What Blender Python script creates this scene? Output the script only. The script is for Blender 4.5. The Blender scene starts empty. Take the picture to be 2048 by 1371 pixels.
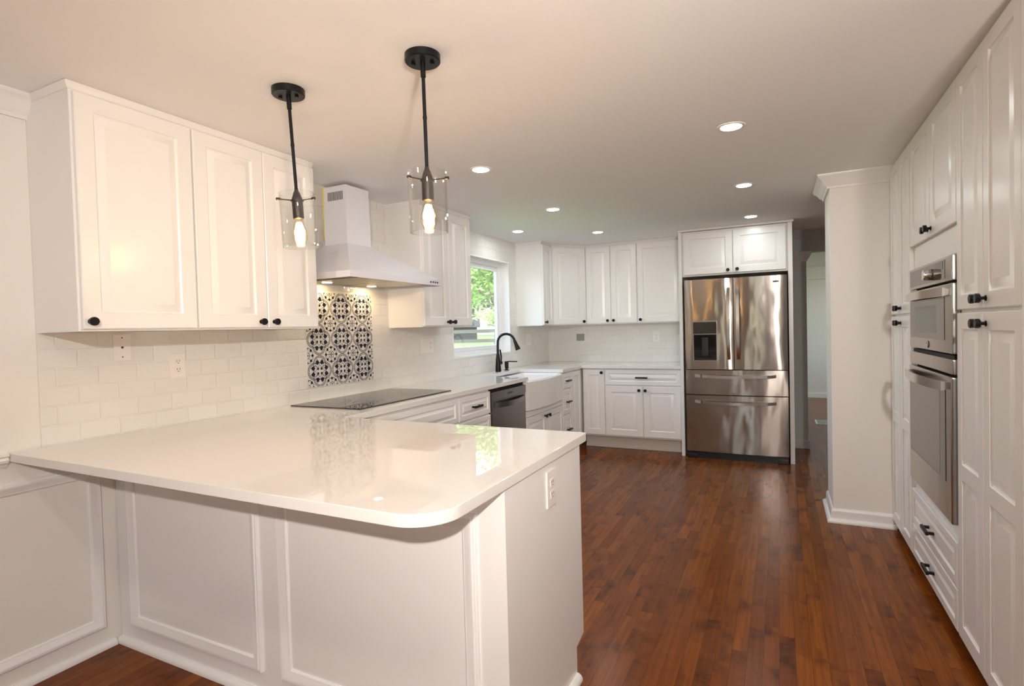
import bpy, bmesh, math, random
from mathutils import Vector, Matrix
random.seed(7)
SC = bpy.context.scene
COL = SC.collection
PI = math.pi
ZF = 0.015          # finished floor
CE = 2.264          # ceiling
CT = 0.914          # worktop top
CB = 0.882          # worktop underside

# ------------------------------------------------------------------ camera
cam_d = bpy.data.cameras.new('camera'); cam = bpy.data.objects.new('camera', cam_d); COL.objects.link(cam)
YAW, PITCH, ROLL, FPX = 0.4575, -0.0247, -0.0262, 1092.53
f = Vector((-math.sin(YAW)*math.cos(PITCH), math.cos(YAW)*math.cos(PITCH), math.sin(PITCH)))
r0 = f.cross(Vector((0, 0, 1))).normalized(); u0 = r0.cross(f)
c_, s_ = math.cos(ROLL), math.sin(ROLL)
rr = r0*c_ + u0*s_; uu = u0*c_ - r0*s_
cam.matrix_world = Matrix(((rr.x, uu.x, -f.x, 2.5945), (rr.y, uu.y, -f.y, 0.2098), (rr.z, uu.z, -f.z, 1.3261), (0, 0, 0, 1)))
cam_d.sensor_width = 36; cam_d.lens = 36*FPX/2048; cam_d.clip_start = 0.02; cam_d.clip_end = 300
SC.camera = cam

# ------------------------------------------------------------------ world, sun, big lights, exposure
SC.view_settings.view_transform = 'Standard'; SC.view_settings.look = 'None'
SC.view_settings.exposure = 0.06; SC.view_settings.gamma = 1.0; SC.view_settings.use_curve_mapping = False
SC.cycles.use_denoising = True
SC.cycles.max_bounces = 10; SC.cycles.diffuse_bounces = 6; SC.cycles.glossy_bounces = 5
SC.cycles.transparent_max_bounces = 24; SC.cycles.sample_clamp_indirect = 6.0
SC.cycles.caustics_reflective = False; SC.cycles.caustics_refractive = False
W = bpy.data.worlds.new('sky'); SC.world = W; W.use_nodes = True
wn = W.node_tree; wn.nodes.clear()
sky = wn.nodes.new('ShaderNodeTexSky'); sky.sky_type = 'NISHITA'; sky.sun_disc = False
sky.sun_elevation = math.radians(52); sky.sun_rotation = math.radians(120); sky.air_density = 1.2; sky.dust_density = 2.5
bg = wn.nodes.new('ShaderNodeBackground'); bg.inputs['Strength'].default_value = 1.6
wo = wn.nodes.new('ShaderNodeOutputWorld')
wn.links.new(sky.outputs[0], bg.inputs[0]); wn.links.new(bg.outputs[0], wo.inputs[0])

def light(name, kind, loc, power, color=(1, 1, 1), **kw):
    d = bpy.data.lights.new(name, kind); d.energy = power; d.color = color
    for k, v in kw.items(): setattr(d, k, v)
    o = bpy.data.objects.new(name, d); COL.objects.link(o); o.location = loc
    return o
def aim(o, target):
    o.rotation_euler = (Vector(target) - o.location).to_track_quat('-Z', 'Y').to_euler()
sun = light('sun', 'SUN', (5, -5, 12), 1.5, (1, .96, .88), angle=0.01)
aim(sun, (-3, 5, 0))
# the photographer's flash, held high behind and to the right of the camera
flash = light('camera_flash', 'AREA', (3.10, -0.71, 1.97), 29, (1.0, .915, .855), shape='RECTANGLE', size=.07, size_y=.045, spread=math.radians(112))
aim(flash, (1.15, 3.1, .15))
# added fill light behind the camera, tilted up to brighten the ceiling
ceil_fill = light('ceiling_fill_light', 'AREA', (3.4, -.35, 1.35), 23, (1.0, .875, .765), shape='DISK', size=.16, spread=math.radians(96)); aim(ceil_fill, (2.1, 1.6, 2.5))
# downlights in the dining ceiling
for x, y in ((1.0, .39), (2.4, .39)):
    light('dining_downlight', 'AREA', (x, y, 2.262), 4, (1, .88, .72), shape='DISK', size=.1)
# openings that let the sky in
for nm, loc, tg, sx, sy in (('portal_kitchen', (-.2, 4.87, 1.56), (3, 4.87, 1.56), 1.14, .96),
                            ('portal_dining', (1.9, -3.42, 1.2), (1.9, 0, 1.2), .32, 1.82),
                            ('portal_far_room', (1.05, 9.6, 1.47), (3.0, 9.6, 1.47), 1.6, 1.25)):
    o = light(nm, 'AREA', loc, 10, shape='RECTANGLE', size=sx, size_y=sy); aim(o, tg); o.data.cycles.is_portal = True

# ------------------------------------------------------------------ materials
class NT:
    def __init__(s, name):
        s.m = bpy.data.materials.new(name); s.m.use_nodes = True; s.t = s.m.node_tree; s.t.nodes.clear()
        s.out = s.n('ShaderNodeOutputMaterial')
    def n(s, ty, **kw):
        x = s.t.nodes.new(ty)
        for k, v in kw.items():
            if hasattr(x, k) and k not in x.inputs: setattr(x, k, v)
            else: s.set(x, k, v)
        return x
    def set(s, x, k, v):
        i = x.inputs[k]
        if hasattr(v, 'is_linked') or isinstance(v, bpy.types.NodeSocket): s.t.links.new(v, i)
        else: i.default_value = v
    def math(s, op, a, b=0.0, c=0.0, clamp=False):
        x = s.n('ShaderNodeMath'); x.operation = op; x.use_clamp = clamp
        for i, v in enumerate((a, b, c)):
            if isinstance(v, bpy.types.NodeSocket): s.t.links.new(v, x.inputs[i])
            else: x.inputs[i].default_value = v
        return x.outputs[0]
    def mix(s, fac, a, b, mode='MIX'):
        x = s.n('ShaderNodeMix'); x.data_type = 'RGBA'; x.blend_type = mode
        for i, v in ((0, fac), (6, a), (7, b)):
            if isinstance(v, bpy.types.NodeSocket): s.t.links.new(v, x.inputs[i])
            else: x.inputs[i].default_value = (*v, 1) if isinstance(v, tuple) and len(v) == 3 else v
        return x.outputs[2]
    def noise(s, vec, scale, detail=2.0, rough=.5):
        x = s.n('ShaderNodeTexNoise'); x.inputs['Scale'].default_value = scale
        x.inputs['Detail'].default_value = detail; x.inputs['Roughness'].default_value = rough
        if vec is not None: s.t.links.new(vec, x.inputs['Vector'])
        return x.outputs['Fac']
    def pos(s): return s.n('ShaderNodeNewGeometry').outputs['Position']
    def sep(s, v):
        x = s.n('ShaderNodeSeparateXYZ'); s.t.links.new(v, x.inputs[0]); return x.outputs
    def comb(s, *a):
        x = s.n('ShaderNodeCombineXYZ')
        for i, v in enumerate(a):
            if isinstance(v, bpy.types.NodeSocket): s.t.links.new(v, x.inputs[i])
            else: x.inputs[i].default_value = v
        return x.outputs[0]
    def bump(s, h, strength=.3, dist=.01):
        x = s.n('ShaderNodeBump'); x.inputs['Strength'].default_value = strength; x.inputs['Distance'].default_value = dist
        s.t.links.new(h, x.inputs['Height']); return x.outputs[0]
    def bsdf(s, **kw):
        b = s.n('ShaderNodeBsdfPrincipled')
        for k, v in kw.items():
            k = k.replace('_', ' ')
            if isinstance(v, tuple) and len(v) == 3: v = (*v, 1)
            s.set(b, k, v)
        return b.outputs[0]
    def done(s, sh):
        s.t.links.new(sh, s.out.inputs['Surface']); return s.m

def simple(name, col, rough=.5, metal=0.0, nscale=0, nstr=.02, **kw):
    t = NT(name)
    c = col
    args = dict(Base_Color=c, Roughness=rough, Metallic=metal, **kw)
    if nscale:
        h = t.noise(t.pos(), nscale, 3)
        args['Base_Color'] = t.mix(t.math('MULTIPLY', h, .10), col, tuple(x*.82 for x in col))
        args['Normal'] = t.bump(h, nstr, .004)
    return t.done(t.bsdf(**args))

M = {}
M['cab'] = simple('cabinet_white', (.84, .828, .812), .27, nscale=9, nstr=.015)
M['wall'] = simple('wall_paint', (.82, .795, .755), .6, nscale=120, nstr=.05)
M['ceil'] = simple('ceiling_paint', (.87, .87, .87), .8, nscale=160, nstr=.08)
M['trim'] = simple('trim_paint', (.86, .85, .835), .32, nscale=30, nstr=.01)
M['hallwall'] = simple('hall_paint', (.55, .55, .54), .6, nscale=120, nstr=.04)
M['dining'] = simple('dining_paint', (.42, .36, .30), .6, nscale=120, nstr=.04)
M['black'] = simple('black_metal', (.012, .012, .013), .38, .6, nscale=40, nstr=.01)
M['bronze'] = simple('dark_bronze_socket', (.055, .047, .042), .42, .8, nscale=40, nstr=.01)
M['dark'] = simple('dark_gap', (.012, .011, .010), .8, nscale=30)
M['kick'] = simple('toe_kick', (.60, .55, .50), .5, nscale=20)
M['plate'] = simple('outlet_plastic', (.83, .80, .76), .3, nscale=30, nstr=.005)
M['slot'] = simple('outlet_slot', (.03, .03, .03), .6, nscale=30)
M['greymetal'] = simple('grey_galvanised', (.33, .33, .31), .5, .5, nscale=60)
M['hood'] = simple('hood_white_enamel', (.73, .73, .775), .16, nscale=12, nstr=.006)
M['filter'] = simple('hood_filter_metal', (.55, .50, .42), .35, .9, nscale=200, nstr=.3)
M['film'] = simple('yellow_film', (.75, .68, .08), .5, nscale=30)
M['rawwood'] = simple('raw_birch', (.52, .36, .20), .6, nscale=30)
M['ceramic'] = simple('sink_fireclay', (.86, .845, .82), .08, nscale=5, nstr=.005)
M['vinyl'] = simple('window_vinyl', (.88, .89, .90), .35, nscale=20, nstr=.005)
M['badge'] = simple('badge_dark', (.03, .03, .03), .3, .5, nscale=20)
M['chrome'] = simple('chrome', (.75, .74, .72), .12, 1.0, nscale=20, nstr=.003)
M['register'] = simple('floor_register_white', (.80, .82, .84), .4, nscale=20)
M['navy'] = simple('tile_ink', (.010, .012, .035), .22, nscale=50)
M['tilewhite'] = simple('tile_white', (.74, .72, .69), .14, nscale=14, nstr=.02)

def glass_thin(name, tint=(1, 1, 1), ior=1.45, extra=0.0, rough=.0):
    t = NT(name)
    tr = t.n('ShaderNodeBsdfTransparent'); tr.inputs[0].default_value = (*tint, 1)
    gl = t.n('ShaderNodeBsdfGlossy'); gl.inputs['Roughness'].default_value = rough
    lw = t.n('ShaderNodeLayerWeight'); F0 = ((ior-1)/(ior+1))**2 + extra
    mx = t.n('ShaderNodeMixShader')
    fac = t.math('ADD', t.math('MULTIPLY', t.math('POWER', lw.outputs['Facing'], 3.2), 1-F0), F0, clamp=True)
    t.t.links.new(fac, mx.inputs[0]); t.t.links.new(tr.outputs[0], mx.inputs[1]); t.t.links.new(gl.outputs[0], mx.inputs[2])
    return t.done(mx.outputs[0])
M['glass'] = glass_thin('clear_glass', (.975, .975, .965), 1.5, .01)
M['pane'] = glass_thin('window_glass', (.95, .97, .96), 1.35)
M['bulbglass'] = glass_thin('bulb_glass', (1, .93, .80), 1.3)
def emit(name, col, s):
    t = NT(name); e = t.n('ShaderNodeEmission'); e.inputs[0].default_value = (*col, 1); e.inputs[1].default_value = s
    return t.done(e.outputs[0])
M['led'] = emit('led_diffuser', (.95, 1.0, 1.0), 128)
M['filament'] = emit('lamp_filament', (1, .62, .26), 85)
M['hoodlamp'] = emit('hood_lamp', (1, .70, .36), 115)

# worktop: polished white quartz
t = NT('quartz_white'); p = t.pos()
n1 = t.noise(p, 90, 4); n2 = t.noise(p, 3, 3)
c = t.mix(t.math('MULTIPLY', n1, .10), (.79, .775, .75), (.70, .68, .65))
c = t.mix(t.math('MULTIPLY', n2, .08), c, (.74, .70, .65))
M['quartz'] = t.done(t.bsdf(Base_Color=c, Roughness=.008, IOR=1.55))

# hardwood strips running along y
t = NT('hardwood_floor'); X, Y, Z = t.sep(t.pos())
pw, pl = .0572, .95
row = t.math('FLOOR', t.math('DIVIDE', X, pw))
wn1 = t.n('ShaderNodeTexWhiteNoise', noise_dimensions='1D'); t.t.links.new(row, wn1.inputs['W'])
yy = t.math('DIVIDE', t.math('ADD', Y, t.math('MULTIPLY', wn1.outputs['Value'], 7.3)), pl)
idx = t.math('FLOOR', yy)
wn2 = t.n('ShaderNodeTexWhiteNoise', noise_dimensions='2D'); t.t.links.new(t.comb(row, idx, 0), wn2.inputs['Vector'])
rnd = wn2.outputs['Value']
fx = t.math('FRACT', t.math('DIVIDE', X, pw)); fy = t.math('FRACT', yy)
ex = t.math('MINIMUM', fx, t.math('SUBTRACT', 1.0, fx)); ey = t.math('MINIMUM', fy, t.math('SUBTRACT', 1.0, fy))
jx = t.math('LESS_THAN', ex, .016); jy = t.math('LESS_THAN', ey, .0013)
joint = t.math('MAXIMUM', jx, jy)
off = t.math('MULTIPLY', rnd, 37.0)
gr = t.noise(t.comb(t.math('ADD', t.math('MULTIPLY', X, 60), off), t.math('MULTIPLY', Y, 2.6), off), 1.0, 5, .6)
bl = t.noise(t.comb(t.math('ADD', t.math('MULTIPLY', X, 9), off), t.math('MULTIPLY', Y, 5.0), off), 1.0, 3, .55)
cur = t.noise(t.comb(t.math('ADD', t.math('MULTIPLY', X, 5), off), t.math('MULTIPLY', Y, 42.0), off), 1.0, 2, .5)
base = t.mix(rnd, (.160, .039, .0040), (.255, .072, .0085))
g2 = t.math('MULTIPLY', t.math('SUBTRACT', gr, .36), 3.2, clamp=True)
base = t.mix(t.math('MULTIPLY', g2, .45), base, (.060, .0165, .0045))
sp = t.n('ShaderNodeMapRange'); sp.inputs[1].default_value = .52; sp.inputs[2].default_value = .72; t.t.links.new(bl, sp.inputs[0])
base = t.mix(t.math('MULTIPLY', sp.outputs[0], .7), base, (.030, .009, .004))
c2 = t.math('MULTIPLY', t.math('SUBTRACT', cur, .45), 3.0, clamp=True)
base = t.mix(t.math('MULTIPLY', c2, .14), base, (.27, .095, .030))
base = t.mix(t.math('MULTIPLY', joint, .55), base, (.02, .008, .004))
hgt = t.math('SUBTRACT', t.math('MULTIPLY', gr, .06), joint)
M['floor'] = t.done(t.bsdf(Base_Color=base, Roughness=.24, Specular_IOR_Level=.14))

# glazed running-bond wall tile, (a) over y/z, (b) over x/z
def tile(name, along):
    t = NT(name); P = t.pos(); X, Y, Z = t.sep(P)
    a = Y if along == 'y' else X
    th, tw, g = .0762, .1524, .0026
    v = t.math('DIVIDE', t.math('SUBTRACT', Z, CT + .002), th)
    rw = t.math('FLOOR', v)
    sh = t.math('MULTIPLY', t.math('MODULO', t.math('ADD', rw, 40.0), 2.0), .5)
    u = t.math('ADD', t.math('DIVIDE', t.math('ADD', a, 10*tw - .064), tw), sh)
    cu = t.math('FLOOR', u)
    fu, fv = t.math('FRACT', u), t.math('FRACT', v)
    eu = t.math('MULTIPLY', t.math('MINIMUM', fu, t.math('SUBTRACT', 1.0, fu)), tw)
    ev = t.math('MULTIPLY', t.math('MINIMUM', fv, t.math('SUBTRACT', 1.0, fv)), th)
    e = t.math('MINIMUM', eu, ev)
    mr = t.n('ShaderNodeMapRange', interpolation_type='SMOOTHSTEP'); mr.inputs[1].default_value = .0009; mr.inputs[2].default_value = .0055
    t.t.links.new(e, mr.inputs[0]); dome = mr.outputs[0]
    gj = t.math('LESS_THAN', e, .0013)
    w = t.n('ShaderNodeTexWhiteNoise', noise_dimensions='2D'); t.t.links.new(t.comb(rw, cu, 0), w.inputs['Vector'])
    wv = w.outputs['Value']
    nz = t.noise(t.comb(t.math('ADD', t.math('MULTIPLY', a, 14), t.math('MULTIPLY', wv, 31)), t.math('MULTIPLY', Z, 20), wv), 1.0, 2, .5)
    tilt = t.math('ADD', t.math('MULTIPLY', t.math('SUBTRACT', fu, .5), t.math('SUBTRACT', wv, .5)), 0.0)
    h = t.math('ADD', t.math('MULTIPLY', dome, .25), t.math('ADD', t.math('MULTIPLY', nz, 1.0), t.math('MULTIPLY', tilt, .35)))
    c = t.mix(wv, (.765, .745, .71), (.80, .78, .745))
    c = t.mix(t.math('MULTIPLY', gj, .4), c, (.83, .80, .75))
    return t.done(t.bsdf(Base_Color=c, Roughness=t.math('ADD', .09, t.math('MULTIPLY', gj, .5)), Normal=t.bump(h, .9, .0065)))
M['tile_y'] = tile('glazed_tile_y', 'y'); M['tile_x'] = tile('glazed_tile_x', 'x')

# brushed stainless, slightly wavy sheet
def steel(name, col, rough, wav=.0, along='x', aniso=.0):
    t = NT(name); X, Y, Z = t.sep(t.pos())
    a = X if along == 'x' else Y
    br = t.noise(t.comb(t.math('MULTIPLY', a, 3), t.math('MULTIPLY', Z, 900), 0), 1.0, 2)
    wv = t.noise(t.comb(t.math('MULTIPLY', a, 5.0), t.math('MULTIPLY', Z, 1.7), 3.3), 1.0, 1.5)
    h = t.math('ADD', t.math('MULTIPLY', br, .004), t.math('MULTIPLY', wv, 1.0))
    c = t.mix(br, col, tuple(x*.9 for x in col))
    tg = t.n('ShaderNodeTangent'); tg.direction_type = 'RADIAL'; tg.axis = 'Z'
    return t.done(t.bsdf(Base_Color=c, Metallic=1.0, Roughness=t.math('ADD', rough, t.math('MULTIPLY', br, .04)), Normal=t.bump(h, .6, wav), Anisotropic=aniso, Anisotropic_Rotation=.25, Tangent=tg.outputs[0]))
M['steel'] = steel('stainless_sheet', (.50, .455, .415), .15, .016, 'x', .9)
M['steel_y'] = steel('stainless_front', (.50, .46, .42), .20, .003, 'y')
M['steel_dark'] = steel('stainless_dark', (.27, .255, .24), .24, .002, 'y')
M['steel_plain'] = steel('stainless_bar', (.70, .67, .63), .16, .0005)
M['blackglass'] = simple('black_glass', (.012, .011, .010), .035, nscale=3, nstr=.001)
M['ovenglass'] = simple('oven_glass', (.055, .050, .045), .05, nscale=3, nstr=.001, IOR=1.8)
M['cooktop'] = simple('cooktop_glass', (.022, .021, .020), .02, IOR=1.6)
# outdoors
def leafmat(name, a, b):
    t = NT(name); n = t.noise(t.pos(), 1.7, 3)
    oi = t.n('ShaderNodeNewGeometry').outputs['Random Per Island']
    c = t.mix(oi, a, b); c = t.mix(t.math('MULTIPLY', n, .3), c, tuple(x*.6 for x in a))
    bs = t.bsdf(Base_Color=c, Roughness=.55)
    tl = t.n('ShaderNodeBsdfTranslucent'); t.t.links.new(c, tl.inputs[0])
    mx = t.n('ShaderNodeMixShader'); mx.inputs[0].default_value = .35
    t.t.links.new(bs, mx.inputs[1]); t.t.links.new(tl.outputs[0], mx.inputs[2])
    return t.done(mx.outputs[0])
M['leaf_light'] = leafmat('leaf_light_green', (.28, .45, .12), (.50, .66, .25))
M['leaf_dark'] = leafmat('leaf_dark_green', (.08, .17, .06), (.20, .33, .12))
M['bark'] = simple('bark', (.20, .16, .13), .9, nscale=14, nstr=.5)
M['rail'] = simple('weathered_wood', (.085, .085, .08), .85, nscale=25, nstr=.3)
t = NT('lawn'); n = t.noise(t.pos(), 6, 4); n2 = t.noise(t.pos(), .35, 2)
c = t.mix(n, (.17, .27, .05), (.30, .40, .11)); c = t.mix(t.math('MULTIPLY', n2, .4), c, (.36, .38, .18))
M['lawn'] = t.done(t.bsdf(Base_Color=c, Roughness=.9, Normal=t.bump(n, .5, .05)))
M['shed'] = simple('shed_siding', (.035, .035, .035), .8, nscale=8)

# ------------------------------------------------------------------ mesh helpers
def bm_new(): return bmesh.new()
def quadbox(bm, x0, x1, y0, y1, z0, z1, bev=0.0, seg=2, mi=0):
    tb = bmesh.new() if bev else bm
    vs = [tb.verts.new((x, y, z)) for x in (x0, x1) for y in (y0, y1) for z in (z0, z1)]
    fs = [tb.faces.new([vs[i] for i in q]) for q in ((0, 1, 3, 2), (4, 6, 7, 5), (0, 4, 5, 1), (2, 3, 7, 6), (0, 2, 6, 4), (1, 5, 7, 3))]
    if bev:
        bmesh.ops.bevel(tb, geom=tb.edges[:], offset=bev, segments=seg, profile=.5, affect='EDGES')
        merge(bm, tb, mi)
    elif mi:
        for q in fs: q.material_index = mi
    return bm
box = quadbox
def merge(bm, tb, mi=0):
    mp = {v: bm.verts.new(v.co) for v in tb.verts}
    for fa in tb.faces:
        try:
            nf = bm.faces.new([mp[v] for v in fa.verts]); nf.material_index = mi or fa.material_index
        except ValueError: pass
    tb.free()
def ring(bm, c, a, b, r, n):
    return [bm.verts.new(c + a*(r*math.cos(2*PI*i/n)) + b*(r*math.sin(2*PI*i/n))) for i in range(n)]
def basis(d):
    d = Vector(d).normalized()
    a = d.cross(Vector((0, 0, 1)) if abs(d.z) < .9 else Vector((1, 0, 0))).normalized()
    return d, a, d.cross(a)
def bridge(bm, A, B, mi=0):
    n = len(A)
    for i in range(n):
        q = bm.faces.new((A[i], A[(i+1) % n], B[(i+1) % n], B[i])); q.material_index = mi
def lathe(bm, P, axis, prof, n=20, cap0=True, cap1=True, mi=0):
    """prof: list of (distance along axis, radius)"""
    P = Vector(P); d, a, b = basis(axis); prev = None; first = None
    for h, r in prof:
        rg = ring(bm, P + d*h, a, b, max(r, 1e-4), n)
        if prev: bridge(bm, prev, rg, mi)
        else: first = rg
        prev = rg
    if cap0: bm.faces.new(first[::-1]).material_index = mi
    if cap1: bm.faces.new(prev).material_index = mi
    return bm
def cyl(bm, p0, p1, r, n=16, mi=0):
    p0, p1 = Vector(p0), Vector(p1); d = p1 - p0
    return lathe(bm, p0, d, [(0, r), (d.length, r)], n, mi=mi)
def tube(bm, pts, r, n=10, radii=None):
    pts = [Vector(p) for p in pts]; prev = None; a = None
    for i, p in enumerate(pts):
        d = (pts[min(i+1, len(pts)-1)] - pts[max(i-1, 0)]).normalized()
        if a is None: _, a, _b = basis(d)
        a = (a - d*a.dot(d)).normalized(); b = d.cross(a)
        rg = ring(bm, p, a, b, radii[i] if radii else r, n)
        if prev: bridge(bm, prev, rg)
        else: bm.faces.new(rg[::-1])
        prev = rg
    bm.faces.new(prev); return bm
def prism(bm, poly, z0, z1, bev=0.0, mi=0):
    tb = bmesh.new()
    A = [tb.verts.new((x, y, z0)) for x, y in poly]; B = [tb.verts.new((x, y, z1)) for x, y in poly]
    tb.faces.new(A[::-1]); tb.faces.new(B); bridge(tb, A, B)
    bmesh.ops.recalc_face_normals(tb, faces=tb.faces[:])
    if bev:
        es = [e for e in tb.edges if abs(e.verts[0].co.z - e.verts[1].co.z) < 1e-6]
        bmesh.ops.bevel(tb, geom=es, offset=bev, segments=2, profile=.5, affect='EDGES')
    merge(bm, tb, mi); return bm
def sweep(bm, path, prof, closed=False, side=1.0):
    """profile (outwards, z) along a plan polyline with mitred corners; outwards = left of travel * side"""
    n = len(path); P = [Vector((x, y)) for x, y in path]; rings = []
    for i in range(n):
        dirs = []
        if i > 0 or closed: dirs.append((P[i] - P[i-1]).normalized())
        if i < n-1 or closed: dirs.append((P[(i+1) % n] - P[i]).normalized())
        ns = [Vector((-d.y, d.x))*side for d in dirs]
        m = ns[0] if len(ns) == 1 else (ns[0] + ns[1]).normalized()
        k = 1.0/max(.2, m.dot(ns[0])); m = m*k
        rings.append([bm.verts.new((P[i].x + m.x*o, P[i].y + m.y*o, z)) for o, z in prof])
    cnt = n if closed else n-1
    for i in range(cnt): bridge(bm, rings[i], rings[(i+1) % n])
    if not closed: bm.faces.new(rings[0][::-1]); bm.faces.new(rings[-1])
    return bm
class Fr:
    """local frame: origin, u (width), v (height), n (outward)"""
    def __init__(s, o, u, v, n): s.o, s.u, s.v, s.n = Vector(o), Vector(u), Vector(v), Vector(n)
    def __call__(s, a, b, c=0.0): return s.o + s.u*a + s.v*b + s.n*c
def frame_face(o, facing):
    z = (0, 0, 1)
    return {'+x': Fr(o, (0, 1, 0), z, (1, 0, 0)), '-x': Fr(o, (0, -1, 0), z, (-1, 0, 0)),
            '-y': Fr(o, (1, 0, 0), z, (0, -1, 0)), '+y': Fr(o, (-1, 0, 0), z, (0, 1, 0))}[facing]
def rect(bm, F, u0, u1, v0, v1, c): return [bm.verts.new(F(u0, v0, c)), bm.verts.new(F(u1, v0, c)), bm.verts.new(F(u1, v1, c)), bm.verts.new(F(u0, v1, c))]
def fbox(bm, F, u0, u1, v0, v1, c0, c1, bev=0.0, mi=0):
    tb = bmesh.new(); A = rect(tb, F, u0, u1, v0, v1, c0); B = rect(tb, F, u0, u1, v0, v1, c1)
    tb.faces.new(A[::-1]); tb.faces.new(B); bridge(tb, A, B)
    bmesh.ops.recalc_face_normals(tb, faces=tb.faces[:])
    if bev: bmesh.ops.bevel(tb, geom=tb.edges[:], offset=bev, segments=2, profile=.5, affect='EDGES')
    merge(bm, tb, mi); return bm
PANEL = [(0, 0), (.002, -.005), (.007, -.0085), (.012, -.0085), (.036, -.001), (.039, .0)]
def panel_door(F, w, h, t=.02, fw=.06, panels=None, prof=PANEL, k=1.0):
    """routed raised-panel door front; panels = [(v0,v1)] openings stacked in height"""
    bm = bmesh.new(); ch = .0035
    A = rect(bm, F, 0, w, 0, h, 0); B = rect(bm, F, 0, w, 0, h, t-ch); Cc = rect(bm, F, ch, w-ch, ch, h-ch, t)
    bm.faces.new(A[::-1]); bridge(bm, A, B); bridge(bm, B, Cc)
    panels = panels or [(fw, h-fw)]
    vs = [0.0]
    prev = None
    outer = Cc
    if len(panels) == 1:
        v0, v1 = panels[0]; R = rect(bm, F, fw, w-fw, v0, v1, t); bridge(bm, outer, R); rects = [(R, v0, v1)]
    else:
        rects = []; L = []; Rr = []
        for v0, v1 in panels:
            R = rect(bm, F, fw, w-fw, v0, v1, t); rects.append((R, v0, v1))
        q = lambda *v: bm.faces.new(v)
        R0 = rects[0][0]; R1 = rects[1][0]
        q(outer[0], outer[1], R0[1], R0[0]); q(outer[2], outer[3], R1[3], R1[2])
        q(R0[3], R0[2], R1[1], R1[0])
        q(outer[1], outer[2], R1[2], R1[1], R0[2], R0[1]); q(outer[3], outer[0], R0[0], R0[3], R1[0], R1[3])
    for R, v0, v1 in rects:
        last = R
        for ins, dep in prof[1:]:
            i = ins*k
            nx = rect(bm, F, fw+i, w-fw-i, v0+i, v1-i, t+dep); bridge(bm, last, nx); last = nx
        bm.faces.new(last)
    return bm
def frame_mould(F, u0, u1, v0, v1, wd=.045, hg=.017):
    bm = bmesh.new(); last = None
    for i, c in ((0, 0), (0, hg*.55), (wd*.08, hg*.75), (wd*.2, hg*.72), (wd*.24, hg), (wd*.42, hg), (wd*.75, hg*.5), (wd*.9, hg*.45), (wd, hg*.2), (wd, 0)):
        R = rect(bm, F, u0+i, u1-i, v0+i, v1-i, c)
        if last: bridge(bm, last, R)
        last = R
    return bm

# ------------------------------------------------------------------ scene-object helpers
def finish(name, bm, mats, parent=None, origin=(0, 0, 0), sharp=32, flat=False, norm=True):
    if norm: bmesh.ops.recalc_face_normals(bm, faces=bm.faces[:])
    me = bpy.data.meshes.new(name); o3 = Vector(origin)
    for v in bm.verts: v.co -= o3
    bm.to_mesh(me); bm.free()
    for m in (mats if isinstance(mats, (list, tuple)) else [mats]): me.materials.append(M[m] if isinstance(m, str) else m)
    if not flat:
        me.polygons.foreach_set('use_smooth', [True]*len(me.polygons))
        me.set_sharp_from_angle(angle=math.radians(sharp))
    o = bpy.data.objects.new(name, me); COL.objects.link(o)
    if not flat:
        wm = o.modifiers.new('weighted_normal', 'WEIGHTED_NORMAL'); wm.keep_sharp = True; wm.weight = 80
    if parent is not None: o.parent = parent
    else: o.location = o3
    return o
class Thing:
    def __init__(s, name, label, cat, base, group=None):
        s.o = bpy.data.objects.new(name, None); COL.objects.link(s.o); s.base = Vector(base); s.o.location = s.base
        s.o.empty_display_size = .1; s.o['label'] = label; s.o['category'] = cat
        if group: s.o['group'] = group
    def part(s, name, bm, mat, under=None, label=None, **kw):
        p = finish(name, bm, mat, under or s.o, s.base, **kw)
        if label: p['label'] = label
        return p
def single(name, label, cat, bm, mat, base, group=None, **kw):
    o = finish(name, bm, mat, None, base, **kw); o['label'] = label; o['category'] = cat
    if group: o['group'] = group
    return o
def struct(name, bm, mat, parent=None, **kw):
    o = finish(name, bm, mat, parent, **kw)
    if parent is None: o['kind'] = 'structure'
    return o
def copy_thing(root, off, label=None):
    r = root.copy(); COL.objects.link(r); r.location = root.location + Vector(off)
    if label: r['label'] = label
    for ch in list(root.children):
        c2 = ch.copy(); COL.objects.link(c2); c2.parent = r
        for g in list(ch.children):
            d = g.copy(); COL.objects.link(d); d.parent = c2
    return r

# ================================================================== SETTING
struct('floor', box(bm_new(), -.0, 6.0, -3.4, 11.2, ZF-.06, ZF), 'floor')
struct('ceiling', box(bm_new(), -.13, 6.0, -3.4, 11.2, CE, CE+.1), 'ceil')
WY0, WY1, WZ0, WZ1 = 4.30, 5.44, 1.08, 2.04
bm = bm_new(); xi, xo = -.008, -.15
box(bm, xo, xi, -3.4, WY0, ZF-.06, CE); box(bm, xo, xi, WY1, 6.64, ZF-.06, CE)
box(bm, xo, xi, WY0, WY1, ZF-.06, WZ0); box(bm, xo, xi, WY0, WY1, WZ1, CE)
struct('wall_left', bm, 'wall')
bm = bm_new()
box(bm, xi, 0, 1.30, WY0, CT, CE); box(bm, xi, 0, WY1, 6.518, CT, CE); box(bm, xi, 0, WY0, WY1, CT, WZ0); box(bm, xi, 0, WY0, WY1, WZ1, CE)
struct('wall_left_tiles', bm, 'tile_y')
struct('wall_back', box(bm_new(), -.008, 2.70, 6.526, 6.62, ZF-.06, CE), 'wall')
struct('wall_back_tiles', box(bm_new(), 0, 1.687, 6.518, 6.526, CT, 1.40), 'tile_x')
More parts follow.
